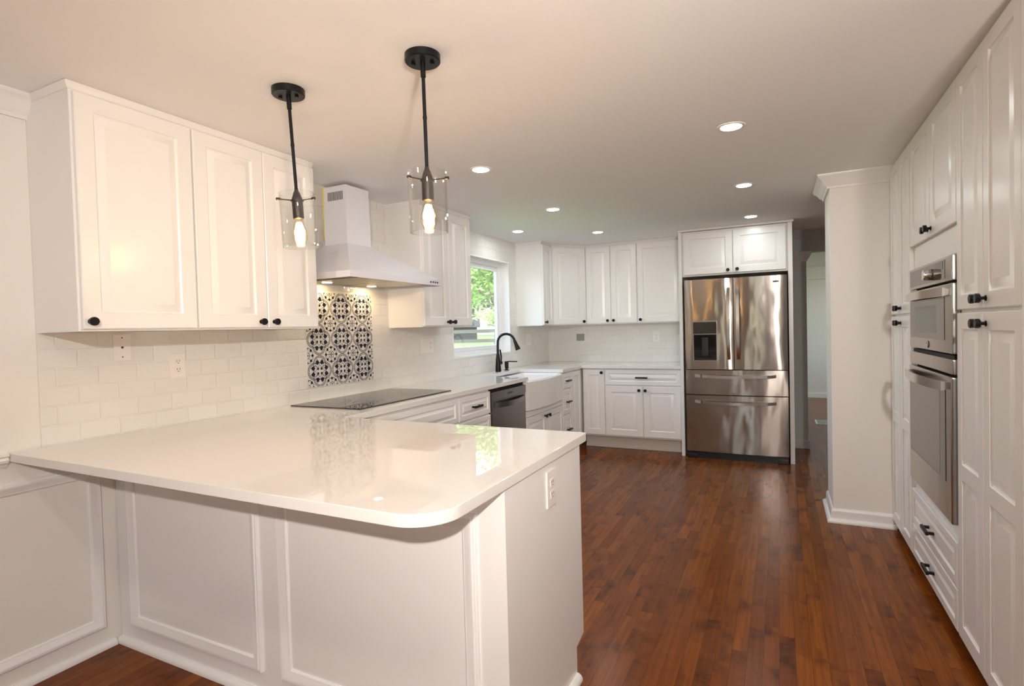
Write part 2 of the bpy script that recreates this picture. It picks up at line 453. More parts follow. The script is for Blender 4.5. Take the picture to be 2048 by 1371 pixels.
# hall beyond the refrigerator
bm = bm_new(); HY = 6.60
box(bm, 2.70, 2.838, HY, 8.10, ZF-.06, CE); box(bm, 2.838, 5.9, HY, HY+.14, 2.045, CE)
struct('wall_hall', bm, 'hallwall')
bm = bm_new(); box(bm, 1.2, 5.9, 10.95, 11.05, ZF-.06, CE); struct('wall_far', bm, 'wall')
bm = bm_new(); box(bm, 1.10, 1.2, 8.2, 8.8, ZF-.06, CE); box(bm, 1.10, 1.2, 10.4, 10.95, ZF-.06, CE); box(bm, 1.10, 1.2, 8.8, 10.4, ZF, .85); box(bm, 1.10, 1.2, 8.8, 10.4, 2.1, CE)
box(bm, 1.10, 2.70, 8.0, 8.10, ZF-.06, CE)
struct('wall_far_left', bm, 'wall')
struct('wall_hall_right', box(bm_new(), 5.9, 6.0, 4.76, 11.05, ZF-.06, CE), 'wall')
# wall end beside the tall cabinets
XK, YK, YK2 = 2.888, 4.31, 4.72
bm = bm_new(); box(bm, XK, 5.9, YK, YK2, ZF-.06, CE); struct('wall_return', bm, 'wall')
struct('wall_right', box(bm_new(), 3.90, 4.0, 2.0, YK, ZF-.06, CE), 'wall')
# dining side behind the camera
bm = bm_new(); box(bm, 0, 1.75, -3.4, -3.28, ZF-.06, CE); box(bm, 2.05, 6, -3.4, -3.28, ZF-.06, CE); box(bm, 1.75, 2.05, -3.4, -3.28, ZF-.06, .3); box(bm, 1.75, 2.05, -3.4, -3.28, 2.1, CE)
struct('wall_front', bm, 'dining')
bm = bm_new(); box(bm, 3.9, 6.0, 1.9, 2.0, ZF-.06, CE); box(bm, 5.9, 6.0, -3.28, 1.9, ZF-.06, CE)
struct('wall_dining_right', bm, 'dining')
def grid_window(nm, F, w, h, nu, nv):
    e = bpy.data.objects.new(nm, None); COL.objects.link(e); e['kind'] = 'structure'
    b = bm_new()
    for i in range(nu+1): fbox(b, F, w*i/nu-.02, w*i/nu+.02, 0, h, -.03, .03)
    for i in range(nv+1): fbox(b, F, 0, w, h*i/nv-.02, h*i/nv+.02, -.028, .028)
    finish('frame', b, 'vinyl', e)
    finish('pane', fbox(bm_new(), F, 0, w, 0, h, -.003, .003), 'pane', e)
grid_window('window_2', frame_face((1.75, -3.34, .3), '-y'), .3, 1.8, 1, 4)
grid_window('window_3', frame_face((1.15, 8.8, .85), '+x'), 1.6, 1.25, 2, 2)

# window 1 over the sink
win = bpy.data.objects.new('window_1', None); COL.objects.link(win); win['kind'] = 'structure'
F = frame_face((-.115, WY0, WZ0), '+x'); ww, wh = WY1-WY0, WZ1-WZ0
bm = bm_new()
for u0_, u1_, v0_, v1_ in ((0, .055, 0, wh), (ww-.055, ww, 0, wh), (.055, ww-.055, 0, .05), (.055, ww-.055, wh-.055, wh)): fbox(bm, F, u0_, u1_, v0_, v1_, -.02, .035, .004)
finish('frame', bm, 'vinyl', win)
bm = bm_new()
for u0_, u1_, v0_, v1_ in ((.055, .095, .05, wh-.055), (ww-.10, ww-.055, .05, wh-.055), (.095, ww-.10, .05, .09), (.095, ww-.10, wh-.095, wh-.055)): fbox(bm, F, u0_, u1_, v0_, v1_, -.015, .018, .004)
finish('sash', bm, 'vinyl', win)
finish('pane', fbox(bm_new(), F, .09, ww-.09, .085, wh-.09, -.003, .003), 'pane', win)
bm = bm_new()   # white reveal lining and sill
box(bm, -.08, .004, WY0, WY1, WZ0, WZ0+.012); box(bm, -.08, .004, WY0, WY1, WZ1-.012, WZ1)
box(bm, -.08, .004, WY1-.012, WY1, WZ0+.012, WZ1-.012); box(bm, -.08, .004, WY0, WY0+.012, WZ0+.012, WZ1-.012)
finish('reveal', bm, 'trim', win)

# crowns, rails, bases
CROWN = [(0, CE-.085), (.012, CE-.085), (.016, CE-.072), (.03, CE-.06), (.05, CE-.03), (.066, CE-.018), (.072, CE-.006), (.072, CE), (0, CE)]
struct('trim_1', sweep(bm_new(), [(xi, 1.30), (xi, -3.28)], CROWN), 'trim')
struct('trim_2', sweep(bm_new(), [(3.22, YK), (XK, YK), (XK, YK2), (3.4, YK2)], CROWN), 'trim')
BASE = [(0, ZF), (.014, ZF), (.014, .082), (.010, .098), (.004, .104), (0, .104)]
SHOE = [(.014, ZF), (.034, ZF), (.034, ZF+.010), (.027, ZF+.02), (.019, ZF+.025), (.014, ZF+.026)]
bm = sweep(bm_new(), [(3.23, YK), (XK, YK), (XK, YK2), (3.4, YK2)], BASE); sweep(bm, [(3.23, YK), (XK, YK), (XK, YK2), (3.4, YK2)], SHOE)
struct('baseboard_return', bm, 'trim')
SHOE0 = [(0, ZF), (.022, ZF), (.022, ZF+.010), (.017, ZF+.02), (.008, ZF+.026), (0, ZF+.026)]
struct('baseboard_left', sweep(bm_new(), [(xi, 1.53), (xi, -3.2)], SHOE0), 'trim')
RAIL = [(0, .862), (.006, .862), (.010, .874), (.022, .880), (.026, .890), (.022, .899), (.030, .905), (.030, .914), (0, .914)]
struct('trim_3', sweep(bm_new(), [(xi, 1.192), (xi, -3.2)], RAIL), 'trim')
struct('trim_4', frame_mould(frame_face((xi, 0, 0), '+x'), -.9, 1.497, .104, .80, .048), 'trim')
# hall trims
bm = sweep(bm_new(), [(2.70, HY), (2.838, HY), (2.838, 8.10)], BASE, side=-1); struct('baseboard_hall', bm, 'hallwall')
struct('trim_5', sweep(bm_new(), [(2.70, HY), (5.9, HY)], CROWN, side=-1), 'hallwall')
CAP = [(0, 1.945), (.008, 1.945), (.012, 1.965), (.03, 1.985), (.044, 2.02), (.05, 2.035), (.05, 2.044), (0, 2.044)]
struct('trim_6', sweep(bm_new(), [(2.79, HY), (2.838, HY), (2.838, HY+.4)], CAP, side=-1), 'trim')
bm = bm_new(); box(bm, 2.2, 4.6, 10.915, 10.95, 2.05, 2.075); box(bm, 2.2, 4.6, 10.93, 10.95, ZF, .09); struct('trim_7', bm, 'trim')

# floor register in the hall
T = Thing('floor_register', 'small white vent grille set in the wood floor of the room beyond the refrigerator', 'floor vent', (3.06, 8.3, ZF))
T.part('frame', box(bm_new(), 2.985, 3.145, 8.14, 8.48, ZF, ZF+.006, .002), 'register')
bm = bm_new()
for i in range(9): box(bm, 3.005, 3.125, 8.165+i*.034, 8.18+i*.034, ZF+.006, ZF+.008)
T.part('slats', bm, 'greymetal')

# ================================================================== CABINETS
def knob(T, P, n, under=None, r=.016, hexa=False):
    bm = lathe(bm_new(), P, n, [(0, .010), (.003, .010), (.005, .006), (.014, .0055), (.017, r*.9), (.019, r), (.029, r), (.031, r*.92)], 8 if hexa else 20)
    return T.part('knob', bm, 'black', under)
def pull(T, F, u, v, ln=.115, under=None):
    bm = bm_new()
    for s in (-1, 1): fbox(bm, F, u+s*(ln/2-.012)-.006, u+s*(ln/2-.012)+.006, v-.006, v+.006, 0, .026)
    fbox(bm, F, u-ln/2, u+ln/2, v-.008, v+.008, .022, .034, .002)
    return T.part('handle', bm, 'black', under)
G = .0018
def door(T, F, w, h, u, v, knob_uv=None, fw=.06, panels=None, t=.02, name='door', hexa=False, k=1.0):
    f2 = Fr(F(u+G, v, 0), F.u, F.v, F.n)
    d = T.part(name, panel_door(f2, w-2*G, h, t, fw, panels, k=k), 'cab')
    if knob_uv:
        for q in ([knob_uv] if not isinstance(knob_uv, list) else knob_uv):
            knob(T, F(q[0], q[1], t), F.n, d, hexa=hexa)
    return d
def drawer(T, F, w, h, u, v, fw=.035, t=.02, ln=.115, k=.7, handle=True):
    f2 = Fr(F(u+G, v, 0), F.u, F.v, F.n)
    d = T.part('drawer', panel_door(f2, w-2*G, h, t, fw, k=k), 'cab')
    if handle: pull(T, Fr(F(0, 0, t), F.u, F.v, F.n), u+w/2, v+h/2, ln, d)
    return d
# ---- wall cabinets
AX, UB, UT, DB, DT = .30, 1.36, 2.238, 1.368, 2.230
def trimstrip(T, path, side=1):
    pr = [(-.012, UT), (.004, UT), (.007, UT+.008), (.012, UT+.014), (.014, CE-.001), (-.012, CE-.001)]
    T.part('top_moulding', sweep(bm_new(), path, pr, side=side), 'cab')
def wall_cab_left(name, label, y0, y1, doors, ends=(False, False)):
    T = Thing(name, label, 'cabinet', (0, (y0+y1)/2, UB), 'white wall cabinets')
    bm = box(bm_new(), .0, AX, y0, y1, UB+.018, UT); box(bm, AX-.02, AX, y0, y1, UB, UB+.018); box(bm, 0, AX-.02, y0, y0+.016, UB, UB+.018); box(bm, 0, AX-.02, y1-.016, y1, UB, UB+.018)
    T.part('body', bm, 'cab')
    T.part('underside_rail', box(bm_new(), .0, AX-.021, y0+.0165, y1-.0165, UB+.001, UB+.0175), 'rawwood', label='bare wood underside rail')
    F = frame_face((AX, 0, 0), '+x')
    for a, b, kn in doors: door(T, F, b-a, DT-DB, a, DB, (kn, DB+.028))
    path = [(AX, y1), (AX, y0)]
    if ends[0]: path = path + [(0.0, y0)]
    if ends[1]: path = [(0.0, y1)] + path
    trimstrip(T, path[::-1], side=1 if False else -1)
    return T
wall_cab_left('wall_cabinet', 'white single-door wall cabinet at the far left, above the phone jack plate', 1.30, 1.747, [(1.306, 1.745, 1.330)], (True, False))
wall_cab_left('wall_cabinet', 'white two-door wall cabinet directly left of the white range hood', 1.747, 2.438, [(1.749, 2.107, 2.065), (2.107, 2.436, 2.142)])
wall_cab_left('wall_cabinet', 'white two-door wall cabinet between the range hood and the window', 3.432, 4.108, [(3.436, 3.769, 3.733), (3.769, 4.106, 3.806)], (True, True))
wall_cab_left('wall_cabinet', 'narrow white one-door wall cabinet just right of the window, bright side panel facing', 5.623, 5.908, [(5.626, 5.906, 5.66)], (True, False))
# diagonal corner
T = Thing('wall_cabinet', 'white diagonal corner wall cabinet where left and back walls meet', 'cabinet', (.15, 6.35, UB), 'white wall cabinets')
poly = [(.0, 5.908), (AX, 5.908), (.60, 6.208), (.60, 6.518), (0, 6.518)]
T.part('body', prism(bm_new(), poly, UB, UT), 'cab')
dn = Vector((1, -1, 0)).normalized(); du = Vector((1, 1, 0)).normalized()
F = Fr((AX, 5.908, 0), du, (0, 0, 1), dn); dl = math.hypot(.30, .30)
door(T, F, dl-.018, DT-DB, .009, DB, (dl-.05, DB+.028))
trimstrip(T, [(AX, 5.908), (.60, 6.208)], -1)
def wall_cab_back(label, x0, x1, doors):
    T = Thing('wall_cabinet', label, 'cabinet', ((x0+x1)/2, 6.4, UB), 'white wall cabinets')
    T.part('body', box(bm_new(), x0, x1, 6.218, 6.518, UB, UT), 'cab')
    F = frame_face((0, 6.218, 0), '-y')
    for a, b, kn in doors: door(T, F, b-a, DT-DB, a, DB, (kn, DB+.03))
    trimstrip(T, [(x0, 6.218), (x1, 6.218)], -1)
wall_cab_back('white two-door wall cabinet on the back wall, above the grey outlet', .60, 1.188, [(.602, .892, .856), (.892, 1.186, .924)])
wall_cab_back('white wide one-door wall cabinet on the back wall next to the refrigerator', 1.188, 1.686, [(1.190, 1.684, 1.224)])
# refrigerator surround
GP = 5.845
for x0, x1, lb in ((1.690, 1.722, 'tall white side panel left of the stainless refrigerator'), (2.662, 2.70, 'tall white side panel right of the stainless refrigerator, at the hall')):
    single('refrigerator_surround', lb, 'cabinet panel', box(bm_new(), x0, x1, GP, 6.518, ZF, CE-.022, .002), 'cab', ((x0+x1)/2, 6.2, ZF), 'panels beside the refrigerator')
T = Thing('wall_cabinet', 'low white two-door cabinet above the stainless refrigerator', 'cabinet', (2.19, 6.2, 1.81), 'white wall cabinets')
T.part('body', box(bm_new(), 1.7235, 2.6605, GP+.012, 6.515, 1.80, UT), 'cab')
F = frame_face((0, GP+.012, 0), '-y')
door(T, F, .452, 2.222-1.815, 1.738, 1.815, (2.150, 1.842)); door(T, F, .458, 2.222-1.815, 2.192, 1.815, (2.232, 1.845))
T.part('top_moulding', box(bm_new(), 1.688, 2.712, GP-.012, 6.2, UT+.004, CE-.001, .003), 'cab')

# ---- base cabinets, left run (faces +x)
BX = .615
def base_left(label, y0, y1, items):
    T = Thing('base_cabinet', label, 'cabinet', (.3, (y0+y1)/2, ZF), 'white base cabinets')
    T.part('body', box(bm_new(), .002, BX, y0, y1, .135, CB-.002), 'cab')
    T.part('toe_kick', box(bm_new(), .05, BX-.07, y0, y1, ZF, .135), 'kick')
    F = frame_face((BX, 0, 0), '+x')
    for it in items:
        if it[0] == 'drawer': drawer(T, F, it[2]-it[1], it[4]-it[3], it[1], it[3], handle=it[5] if len(it) > 5 else True, ln=it[6] if len(it) > 6 else .115, fw=it[7] if len(it) > 7 else .035)
        else: door(T, F, it[2]-it[1], it[4]-it[3], it[1], it[3], it[5], fw=it[6] if len(it) > 6 else .055)
base_left('white base cabinet under the black cooktop with a plain false drawer front', 2.275, 3.349, [('drawer', 2.50, 3.347, .706, .868, False), ('door', 2.50, 2.92, .15, .70, (2.885, .665)), ('door', 2.925, 3.347, .15, .70, (2.96, .665))])
base_left('white base cabinet of stacked drawers between cooktop cabinet and dishwasher', 3.349, 3.803, [('drawer', 3.353, 3.80, .706, .868), ('drawer', 3.353, 3.80, .43, .695), ('drawer', 3.353, 3.80, .15, .42)])
# sink base: doors sit under the apron
T = Thing('base_cabinet', 'white two-door base cabinet under the farmhouse sink', 'cabinet', (.3, 4.86, ZF), 'white base cabinets')
bm = box(bm_new(), .002, BX, 4.432, 5.315, .135, .615); box(bm, .002, BX, 4.432, 4.452, .615, CB-.002); box(bm, .002, BX, 5.295, 5.315, .615, CB-.002)
T.part('body', bm, 'cab'); T.part('toe_kick', box(bm_new(), .05, BX-.07, 4.432, 5.315, ZF, .135), 'kick')
F = frame_face((BX, 0, 0), '+x')
door(T, F, .438, .41, 4.434, .15, (4.835, .525), fw=.055); door(T, F, .438, .41, 4.874, .15, (4.912, .525), fw=.055)
f2 = Fr(F(4.436, .565, 0), F.u, F.v, F.n)
T.part('apron_board', fbox(bm_new(), f2, 0, .874, 0, .05, 0, .018, .003), 'cab')
base_left('narrow white stack of three drawers right of the sink', 5.315, 5.575, [('drawer', 5.318, 5.573, .715, .868, True, .10, .04), ('drawer', 5.318, 5.573, .455, .700, True, .10, .045), ('drawer', 5.318, 5.573, .15, .44, True, .10, .045)])
base_left('white blind corner base unit with a knobless panel, left of the back cabinets', 5.575, 6.516, [('door', 5.578, 5.86, .15, .868, None, .05)])
# ---- back run
BY = 5.925
def base_back(label, x0, x1, items):
    T = Thing('base_cabinet', label, 'cabinet', ((x0+x1)/2, 6.2, ZF), 'white base cabinets')
    T.part('body', box(bm_new(), x0, x1, BY, 6.516, .150, CB-.002), 'cab')
    bm = box(bm_new(), x0, x1, BY+.075, 6.5, ZF, .150); box(bm, x0, x1, BY+.062, BY+.075, ZF, ZF+.03, .004)
    T.part('toe_kick', bm, 'kick')
    F = frame_face((0, BY, 0), '-y')
    for it in items:
        if it[0] == 'drawer': drawer(T, F, it[2]-it[1], it[4]-it[3], it[1], it[3], fw=.042, k=.9, ln=.125)
        else: door(T, F, it[2]-it[1], it[4]-it[3], it[1], it[3], it[5], fw=it[6] if len(it) > 6 else .065)
base_back('narrow white one-door base cabinet in the back corner, knob at its upper right', .640, .889, [('door', .642, .887, .165, .872, (.86, .838), .058)])
base_back('white base cabinet with one wide drawer over two doors, beside the refrigerator', .889, 1.688, [('drawer', .891, 1.686, .706, .872), ('door', .891, 1.295, .165, .697, (1.26, .655)), ('door', 1.299, 1.686, .165, .697, (1.325, .655))])

# ---- peninsula
PE_, PK_, PF_ = 1.896, 1.556, 2.19
T = Thing('peninsula_cabinet', 'white peninsula base with framed panels facing the dining side', 'cabinet', (.95, 1.85, ZF))
bm = box(bm_new(), .0, PE_-.02, PK_+.018, PF_, .14, CB-.001); box(bm, .0, PE_-.02, PK_+.018, PF_-.08, ZF, .14)
T.part('body', bm, 'cab')
T.part('back_panel', box(bm_new(), .0, PE_, PK_, PK_+.018, ZF, CB-.001), 'cab')
bm = bm_new(); poly = [(PK_+.018, ZF), (PF_-.08, ZF), (PF_-.08, .135), (PF_, .15), (PF_, CB-.001), (PK_+.018, CB-.001)]
A = [bm.verts.new((PE_-.02, y, z)) for y, z in poly]; B = [bm.verts.new((PE_, y, z)) for y, z in poly]
bm.faces.new(A[::-1]); bm.faces.new(B); bridge(bm, A, B)
T.part('end_panel', bm, 'cab')
Fk = frame_face((0, PK_, 0), '-y')
T.part('panel_moulding', frame_mould(Fk, .088, .891, .105, .80, .048, .017), 'trim')
T.part('panel_moulding', frame_mould(Fk, .989, 1.803, .105, .80, .048, .017), 'trim')
T.part('shoe_moulding', sweep(bm_new(), [(.0, PK_), (PE_, PK_), (PE_, PF_-.085)], SHOE0, side=-1), 'trim')
F = frame_face((PE_-.003, PF_, 0), '+y')
for i in range(2): door(T, F, .60, .715, .003+i*.605, .15, (.05 + i*1.1, .82))

# ---- worktop (one continuous piece with the sink cut out)
def rounded(cx, cy, r, a0, a1, n=10): return [(cx + r*math.cos(a0+(a1-a0)*i/n), cy + r*math.sin(a0+(a1-a0)*i/n)) for i in range(n+1)]
P0, P1, P2, CF, YC = 1.195, 1.906, 2.257, .640, 5.885
SK0, SK1 = 4.475, 5.315
poly = [(0, P0)] + rounded(P1-.115, P0+.115, .115, -PI/2, 0, 12) + rounded(P1-.018, P2-.018, .018, 0, PI/2, 5) + [(CF, P2), (CF, SK0), (.17, SK0), (.17, SK1), (CF, SK1), (CF, YC), (1.688, YC), (1.688, 6.517), (0, 6.517)]
bm = prism(bm_new(), poly, CB, CT, .003)
single('worktop', 'polished white quartz worktop running from the peninsula round to the refrigerator', 'countertop', bm, 'quartz', (.9, 1.8, CB))

# ---- cooktop
T = Thing('cooktop', 'black glass electric cooktop flush on the white worktop under the hood', 'cooktop', (.29, 2.93, CT))
T.part('glass', box(bm_new(), .032, .553, 2.478, 3.390, CT, CT+.007, .002), 'cooktop')
for x, y, r in ((.17, 2.68, .10), (.17, 3.18, .10), (.40, 2.70, .075), (.40, 3.17, .085)):
    bm = bm_new(); c3 = Vector((x, y, CT+.0074)); ex_, ey_ = Vector((1, 0, 0)), Vector((0, 1, 0))
    bridge(bm, ring(bm, c3, ex_, ey_, r, 40), ring(bm, c3, ex_, ey_, r-.002, 40)); T.part('burner_ring', bm, 'badge')

# ---- dishwasher
T = Thing('dishwasher', 'dark stainless dishwasher with a bar handle under the worktop', 'dishwasher', (.3, 4.11, ZF))
y0, y1 = 3.806, 4.428
T.part('body', box(bm_new(), .02, BX-.005, y0, y1, .12, CB-.004), 'dark')
T.part('toe_kick', box(bm_new(), .05, BX-.06, y0, y1, ZF, .12), 'dark')
F = frame_face((BX-.004, y0, 0), '+x'); w = y1-y0
d = T.part('door', fbox(bm_new(), F, .008, w-.008, .135, .855, 0, .026, .004), 'steel_dark')
T.part('control_strip', fbox(bm_new(), F, .008, w-.008, .79, .853, .0262, .030, .002), 'steel_dark', d)
T.part('display', fbox(bm_new(), F, .27, .36, .815, .83, .030, .031), 'blackglass', d)
bm = bm_new(); pts = [F(.05 + (w-.10)*i/14, .755 - .008*math.sin(PI*i/14), .030 + .035*math.sin(PI*i/14)**.5) for i in range(15)]
prev = None
for p in pts:
    q = [bm.verts.new(p + Vector((.006, 0, .02))), bm.verts.new(p + Vector((.006, 0, -.02))), bm.verts.new(p + Vector((-.006, 0, -.02))), bm.verts.new(p + Vector((-.006, 0, .02)))]
    if prev: bridge(bm, prev, q)
    else: bm.faces.new(q)
    prev = q
bm.faces.new(prev)
T.part('handle', bm, 'steel_dark', d)

# ---- farmhouse sink
T = Thing('sink', 'white farmhouse apron sink with a bowed front under the window', 'sink', (.4, 4.9, .62))
sy0, sy1 = SK0-.012, SK1-.022
N = 16
def sinkring(bm, ins, xb, z, bow):
    pts = [(xb+ins, sy0+ins), (xb+ins, sy1-ins)]
    pts += [(BX+.026-ins + bow*math.sin(PI*(1-i/N)), sy1-ins + (sy0-sy1+2*ins)*i/N) for i in range(N+1)]
    return [bm.verts.new((x, y, z)) for x, y in pts]
bm = bm_new()
RB_ = sinkring(bm, 0, .20, .622, .03); RT = sinkring(bm, 0, .20, .868, .045); RT2 = sinkring(bm, .006, .20, .876, .045)
RI = sinkring(bm, .030, .20, .876, .04); RI1 = sinkring(bm, .036, .20, .868, .035); RI2 = sinkring(bm, .05, .20, .66, .02)
bm.faces.new(RB_[::-1])
for a, b in ((RB_, RT), (RT, RT2), (RT2, RI), (RI, RI1), (RI1, RI2)): bridge(bm, a, b)
bm.faces.new(RI2)
T.part('basin', bm, 'ceramic')
T.part('drain', lathe(bm_new(), (.42, 4.9, .6605), (0, 0, 1), [(0, .045), (.003, .045), (.003, .03), (.001, .02)], 24), 'chrome')

# ---- faucet
fx_, fy_ = .085, 4.985
T = Thing('faucet', 'tall matte black gooseneck kitchen faucet behind the sink', 'faucet', (fx_, fy_, CT))
T.part('base', lathe(bm_new(), (fx_, fy_, CT), (0, 0, 1), [(0, .028), (.006, .029), (.05, .027), (.12, .022), (.16, .017), (.175, .0145)], 24), 'black')
pts = [Vector((fx_, fy_, CT+.17)), Vector((fx_, fy_, CT+.26))]
dirx = Vector((.93, .36, 0)).normalized(); R_ = .085
for i in range(1, 13):
    a = PI*i/13
    pts.append(Vector((fx_, fy_, CT+.285)) + dirx*(R_*(1-math.cos(a))) + Vector((0, 0, R_*math.sin(a))))
T.part('spout', tube(bm_new(), pts, .0125, 14), 'black')
tip = pts[-1]; dd = (pts[-1]-pts[-2]).normalized()
T.part('spray_head', lathe(bm_new(), tip, dd, [(0, .0135), (.01, .016), (.05, .019), (.095, .026), (.10, .024)], 20), 'black')
side = Vector((.2, .98, 0)).normalized(); hp = Vector((fx_, fy_, CT+.085))
bm = lathe(bm_new(), hp, side, [(0, .017), (.05, .018), (.056, .012)], 16); tube(bm, [hp+side*.046, hp+side*.052+Vector((0, 0, .06)), hp+side*.035+Vector((0, 0, .13))], .007, 10, [.006, .008, .0085])
T.part('lever', bm, 'black')
sx_, sy_ = .085, 5.17
T = Thing('soap_dispenser', 'small black soap dispenser pump beside the faucet', 'soap dispenser', (sx_, sy_, CT))
T.part('base', lathe(bm_new(), (sx_, sy_, CT), (0, 0, 1), [(0, .026), (.004, .026), (.006, .014), (.018, .014), (.02, .019), (.085, .021), (.09, .017)], 20), 'black')
T.part('nozzle', tube(bm_new(), [(sx_, sy_, CT+.085), (sx_+.02, sy_+.01, CT+.088), (sx_+.10, sy_+.045, CT+.085)], .006, 10), 'black')

# ================================================================== RANGE HOOD
HY0, HY1, HX, HZ0, HZ1 = 2.50, 3.388, .498, 1.638, 1.674
CY0, CY1, CX, CZ = 2.785, 2.998, .222, 1.880
T = Thing('range_hood', 'white chimney range hood on the tiled wall above the cooktop', 'range hood', (.25, 2.94, HZ0))
bm = bm_new()
th = .004
for a in ((.001, th, HY0, HY1), (HX-th, HX, HY0, HY1), (th, HX-th, HY0, HY0+th), (th, HX-th, HY1-th, HY1)): box(bm, a[0], a[1], a[2], a[3], HZ0, HZ1)
A = [bm.verts.new(v) for v in ((.001, HY0, HZ1), (HX, HY0, HZ1), (HX, HY1, HZ1), (.001, HY1, HZ1))]
B = [bm.verts.new(v) for v in ((.038, CY0-.003, CZ), (CX+.003, CY0-.003, CZ), (CX+.003, CY1+.003, CZ), (.038, CY1+.003, CZ))]
bridge(bm, A, B); bm.faces.new(A)
can = T.part('canopy', bm, 'hood', sharp=15)
T.part('filter', box(bm_new(), .05, HX-.05, HY0+.13, (HY0+HY1)/2-.004, HZ0+.006, HZ0+.012), 'filter', can)
T.part('filter', box(bm_new(), .05, HX-.05, (HY0+HY1)/2+.004, HY1-.13, HZ0+.006, HZ0+.012), 'filter', can)
T.part('under_plate', box(bm_new(), th, HX-th, HY0+th, HY1-th, HZ0+.013, HZ0+.016), 'filter', can)
for y in (HY0+.24, HY1-.24):
    T.part('lamp', lathe(bm_new(), (.09, y, HZ0+.0125), (0, 0, -1), [(0, .03), (.007, .03), (.0075, .026)], 20), 'hoodlamp', can)
for i in range(4):
    T.part('button', lathe(bm_new(), (HX, 3.262+i*.026, HZ0+.020), (1, 0, 0), [(0, .006), (.003, .006)], 12), 'badge', can)
ch = T.part('chimney', box(bm_new(), .04, CX, CY0, CY1, CZ, 2.10), 'hood')
ch2 = T.part('upper_chimney', box(bm_new(), .04, CX-.003, CY0+.003, CY1-.003, 2.10, 2.240), 'hood')
bm = bm_new()
for i in range(12): box(bm, .073+i*.0105, .0778+i*.0105, CY0+.0018, CY0+.004, 2.152, 2.205)
T.part('vent_slots', bm, 'slot', ch2)
T.part('edge_film', box(bm_new(), .030, .0395, CY0+.002, CY0+.008, CZ+.04, 2.245), 'film', ch, label='yellow protective film strip')

# ================================================================== DECORATIVE TILE PANEL
TY0, TY1, TZ0, TZ1 = 2.640, 3.240, 1.000, 1.592
T = Thing('tile_panel', 'square inset of blue and white patterned tiles on the wall behind the cooktop', 'tile panel', (0, 2.94, 1.0))
T.part('field', box(bm_new(), .0, .004, TY0, TY1, TZ0, TZ1, .001), 'tilewhite')
pt = (TY1-TY0)/3; pz = (TZ1-TZ0)/3
bm = bm_new(); XP = .0046
def clip_poly(poly):
    def cut(ps, ax, val, keep_less):
        out = []
        for i in range(len(ps)):
            a, b = ps[i], ps[(i+1) % len(ps)]
            ia = (a[ax] <= val) if keep_less else (a[ax] >= val); ib = (b[ax] <= val) if keep_less else (b[ax] >= val)
            if ia: out.append(a)
            if ia != ib:
                tt = (val-a[ax])/(b[ax]-a[ax]); out.append((a[0]+(b[0]-a[0])*tt, a[1]+(b[1]-a[1])*tt))
        return out
    e = .003
    for ax, val, kl in ((0, TY0+e, False), (0, TY1-e, True), (1, TZ0+e, False), (1, TZ1-e, True)):
        if len(poly) < 3: return []
        poly = cut(poly, ax, val, kl)
    return poly
def pface(poly):
    p = clip_poly(poly)
    if len(p) > 2:
        try: bm.faces.new([bm.verts.new((XP, y, z)) for y, z in p])
        except ValueError: pass
def stroke(pts, w, closed=False):
    n = len(pts)
    for i in range(n if closed else n-1):
        (a, b), (c, d) = pts[i], pts[(i+1) % n]
        L = math.hypot(c-a, d-b)
        if L < 1e-7: continue
        nx, ny = -(d-b)/L*w/2, (c-a)/L*w/2; ex, ey = (c-a)/L*w*.25, (d-b)/L*w*.25
        pface([(a+nx-ex, b+ny-ey), (a-nx-ex, b-ny-ey), (c-nx+ex, d-ny+ey), (c+nx+ex, d+ny+ey)])
def arc(cy, cz, r, a0, a1, n=18): return [(cy+r*math.cos(a0+(a1-a0)*i/n), cz+r*math.sin(a0+(a1-a0)*i/n)) for i in range(n+1)]
def bud(cy, cz, ang, s):
    """open tulip bud: outline teardrop ring plus a dark three-pointed flower"""
    def T2(u, v): return (cy + s*(u*math.cos(ang)-v*math.sin(ang)), cz + s*(u*math.sin(ang)+v*math.cos(ang)))
    pface([T2(*q) for q in ((.0, -.22), (.2, -.66), (.48, -.36), (.72, -.42), (.74, -.18), (1.1, 0), (.74, .18), (.72, .42), (.48, .36), (.2, .66), (.0, .22), (-.2, 0))])
def quatre(cy, cz):
    for ro, w in ((.0515, .0040), (.0432, .0038)):
        d = .0445
        half = math.acos(max(-1, min(1, -(d/1.0)/(ro*math.sqrt(2))*0 + (-(d*.5)/ro)*1)))*0 + (PI - math.acos(min(1, d/(ro*math.sqrt(2)))) - PI/4 + 0)
        # lobes meet on the diagonals
        th_ = PI/4 + math.acos(min(1.0, d*math.sin(PI/4)/ro)) if ro > d*math.sin(PI/4) else PI*.8
        th_ = PI - (PI/4 + math.asin(min(1.0, d*math.sin(PI/4)/ro))) + 0
        for k in range(4):
            a = k*PI/2
            stroke(arc(cy+d*math.cos(a), cz+d*math.sin(a), ro, a-th_, a+th_), w)
    for k in range(4):
        a = k*PI/2
        for s in (-1, 1):
            b = a + s*.33; r = .054
            y_, z_ = cy+r*math.cos(b), cz+r*math.sin(b)
            stroke(arc(y_-.008*math.cos(a), z_-.008*math.sin(a), .0165, a+PI*.42, a+PI*1.58, 12), .0026)
            bud(y_-.008*math.cos(a), z_-.008*math.sin(a), a+s*.12, .030)
        for s in (1,):
            b = a + PI/4; y_, z_ = cy+.021*math.cos(b), cz+.021*math.sin(b); q = .0085
            pface([(y_-q, z_-q), (y_+q*.7, z_-q), (y_+q, z_+q*.7), (y_-q*.7, z_+q)])
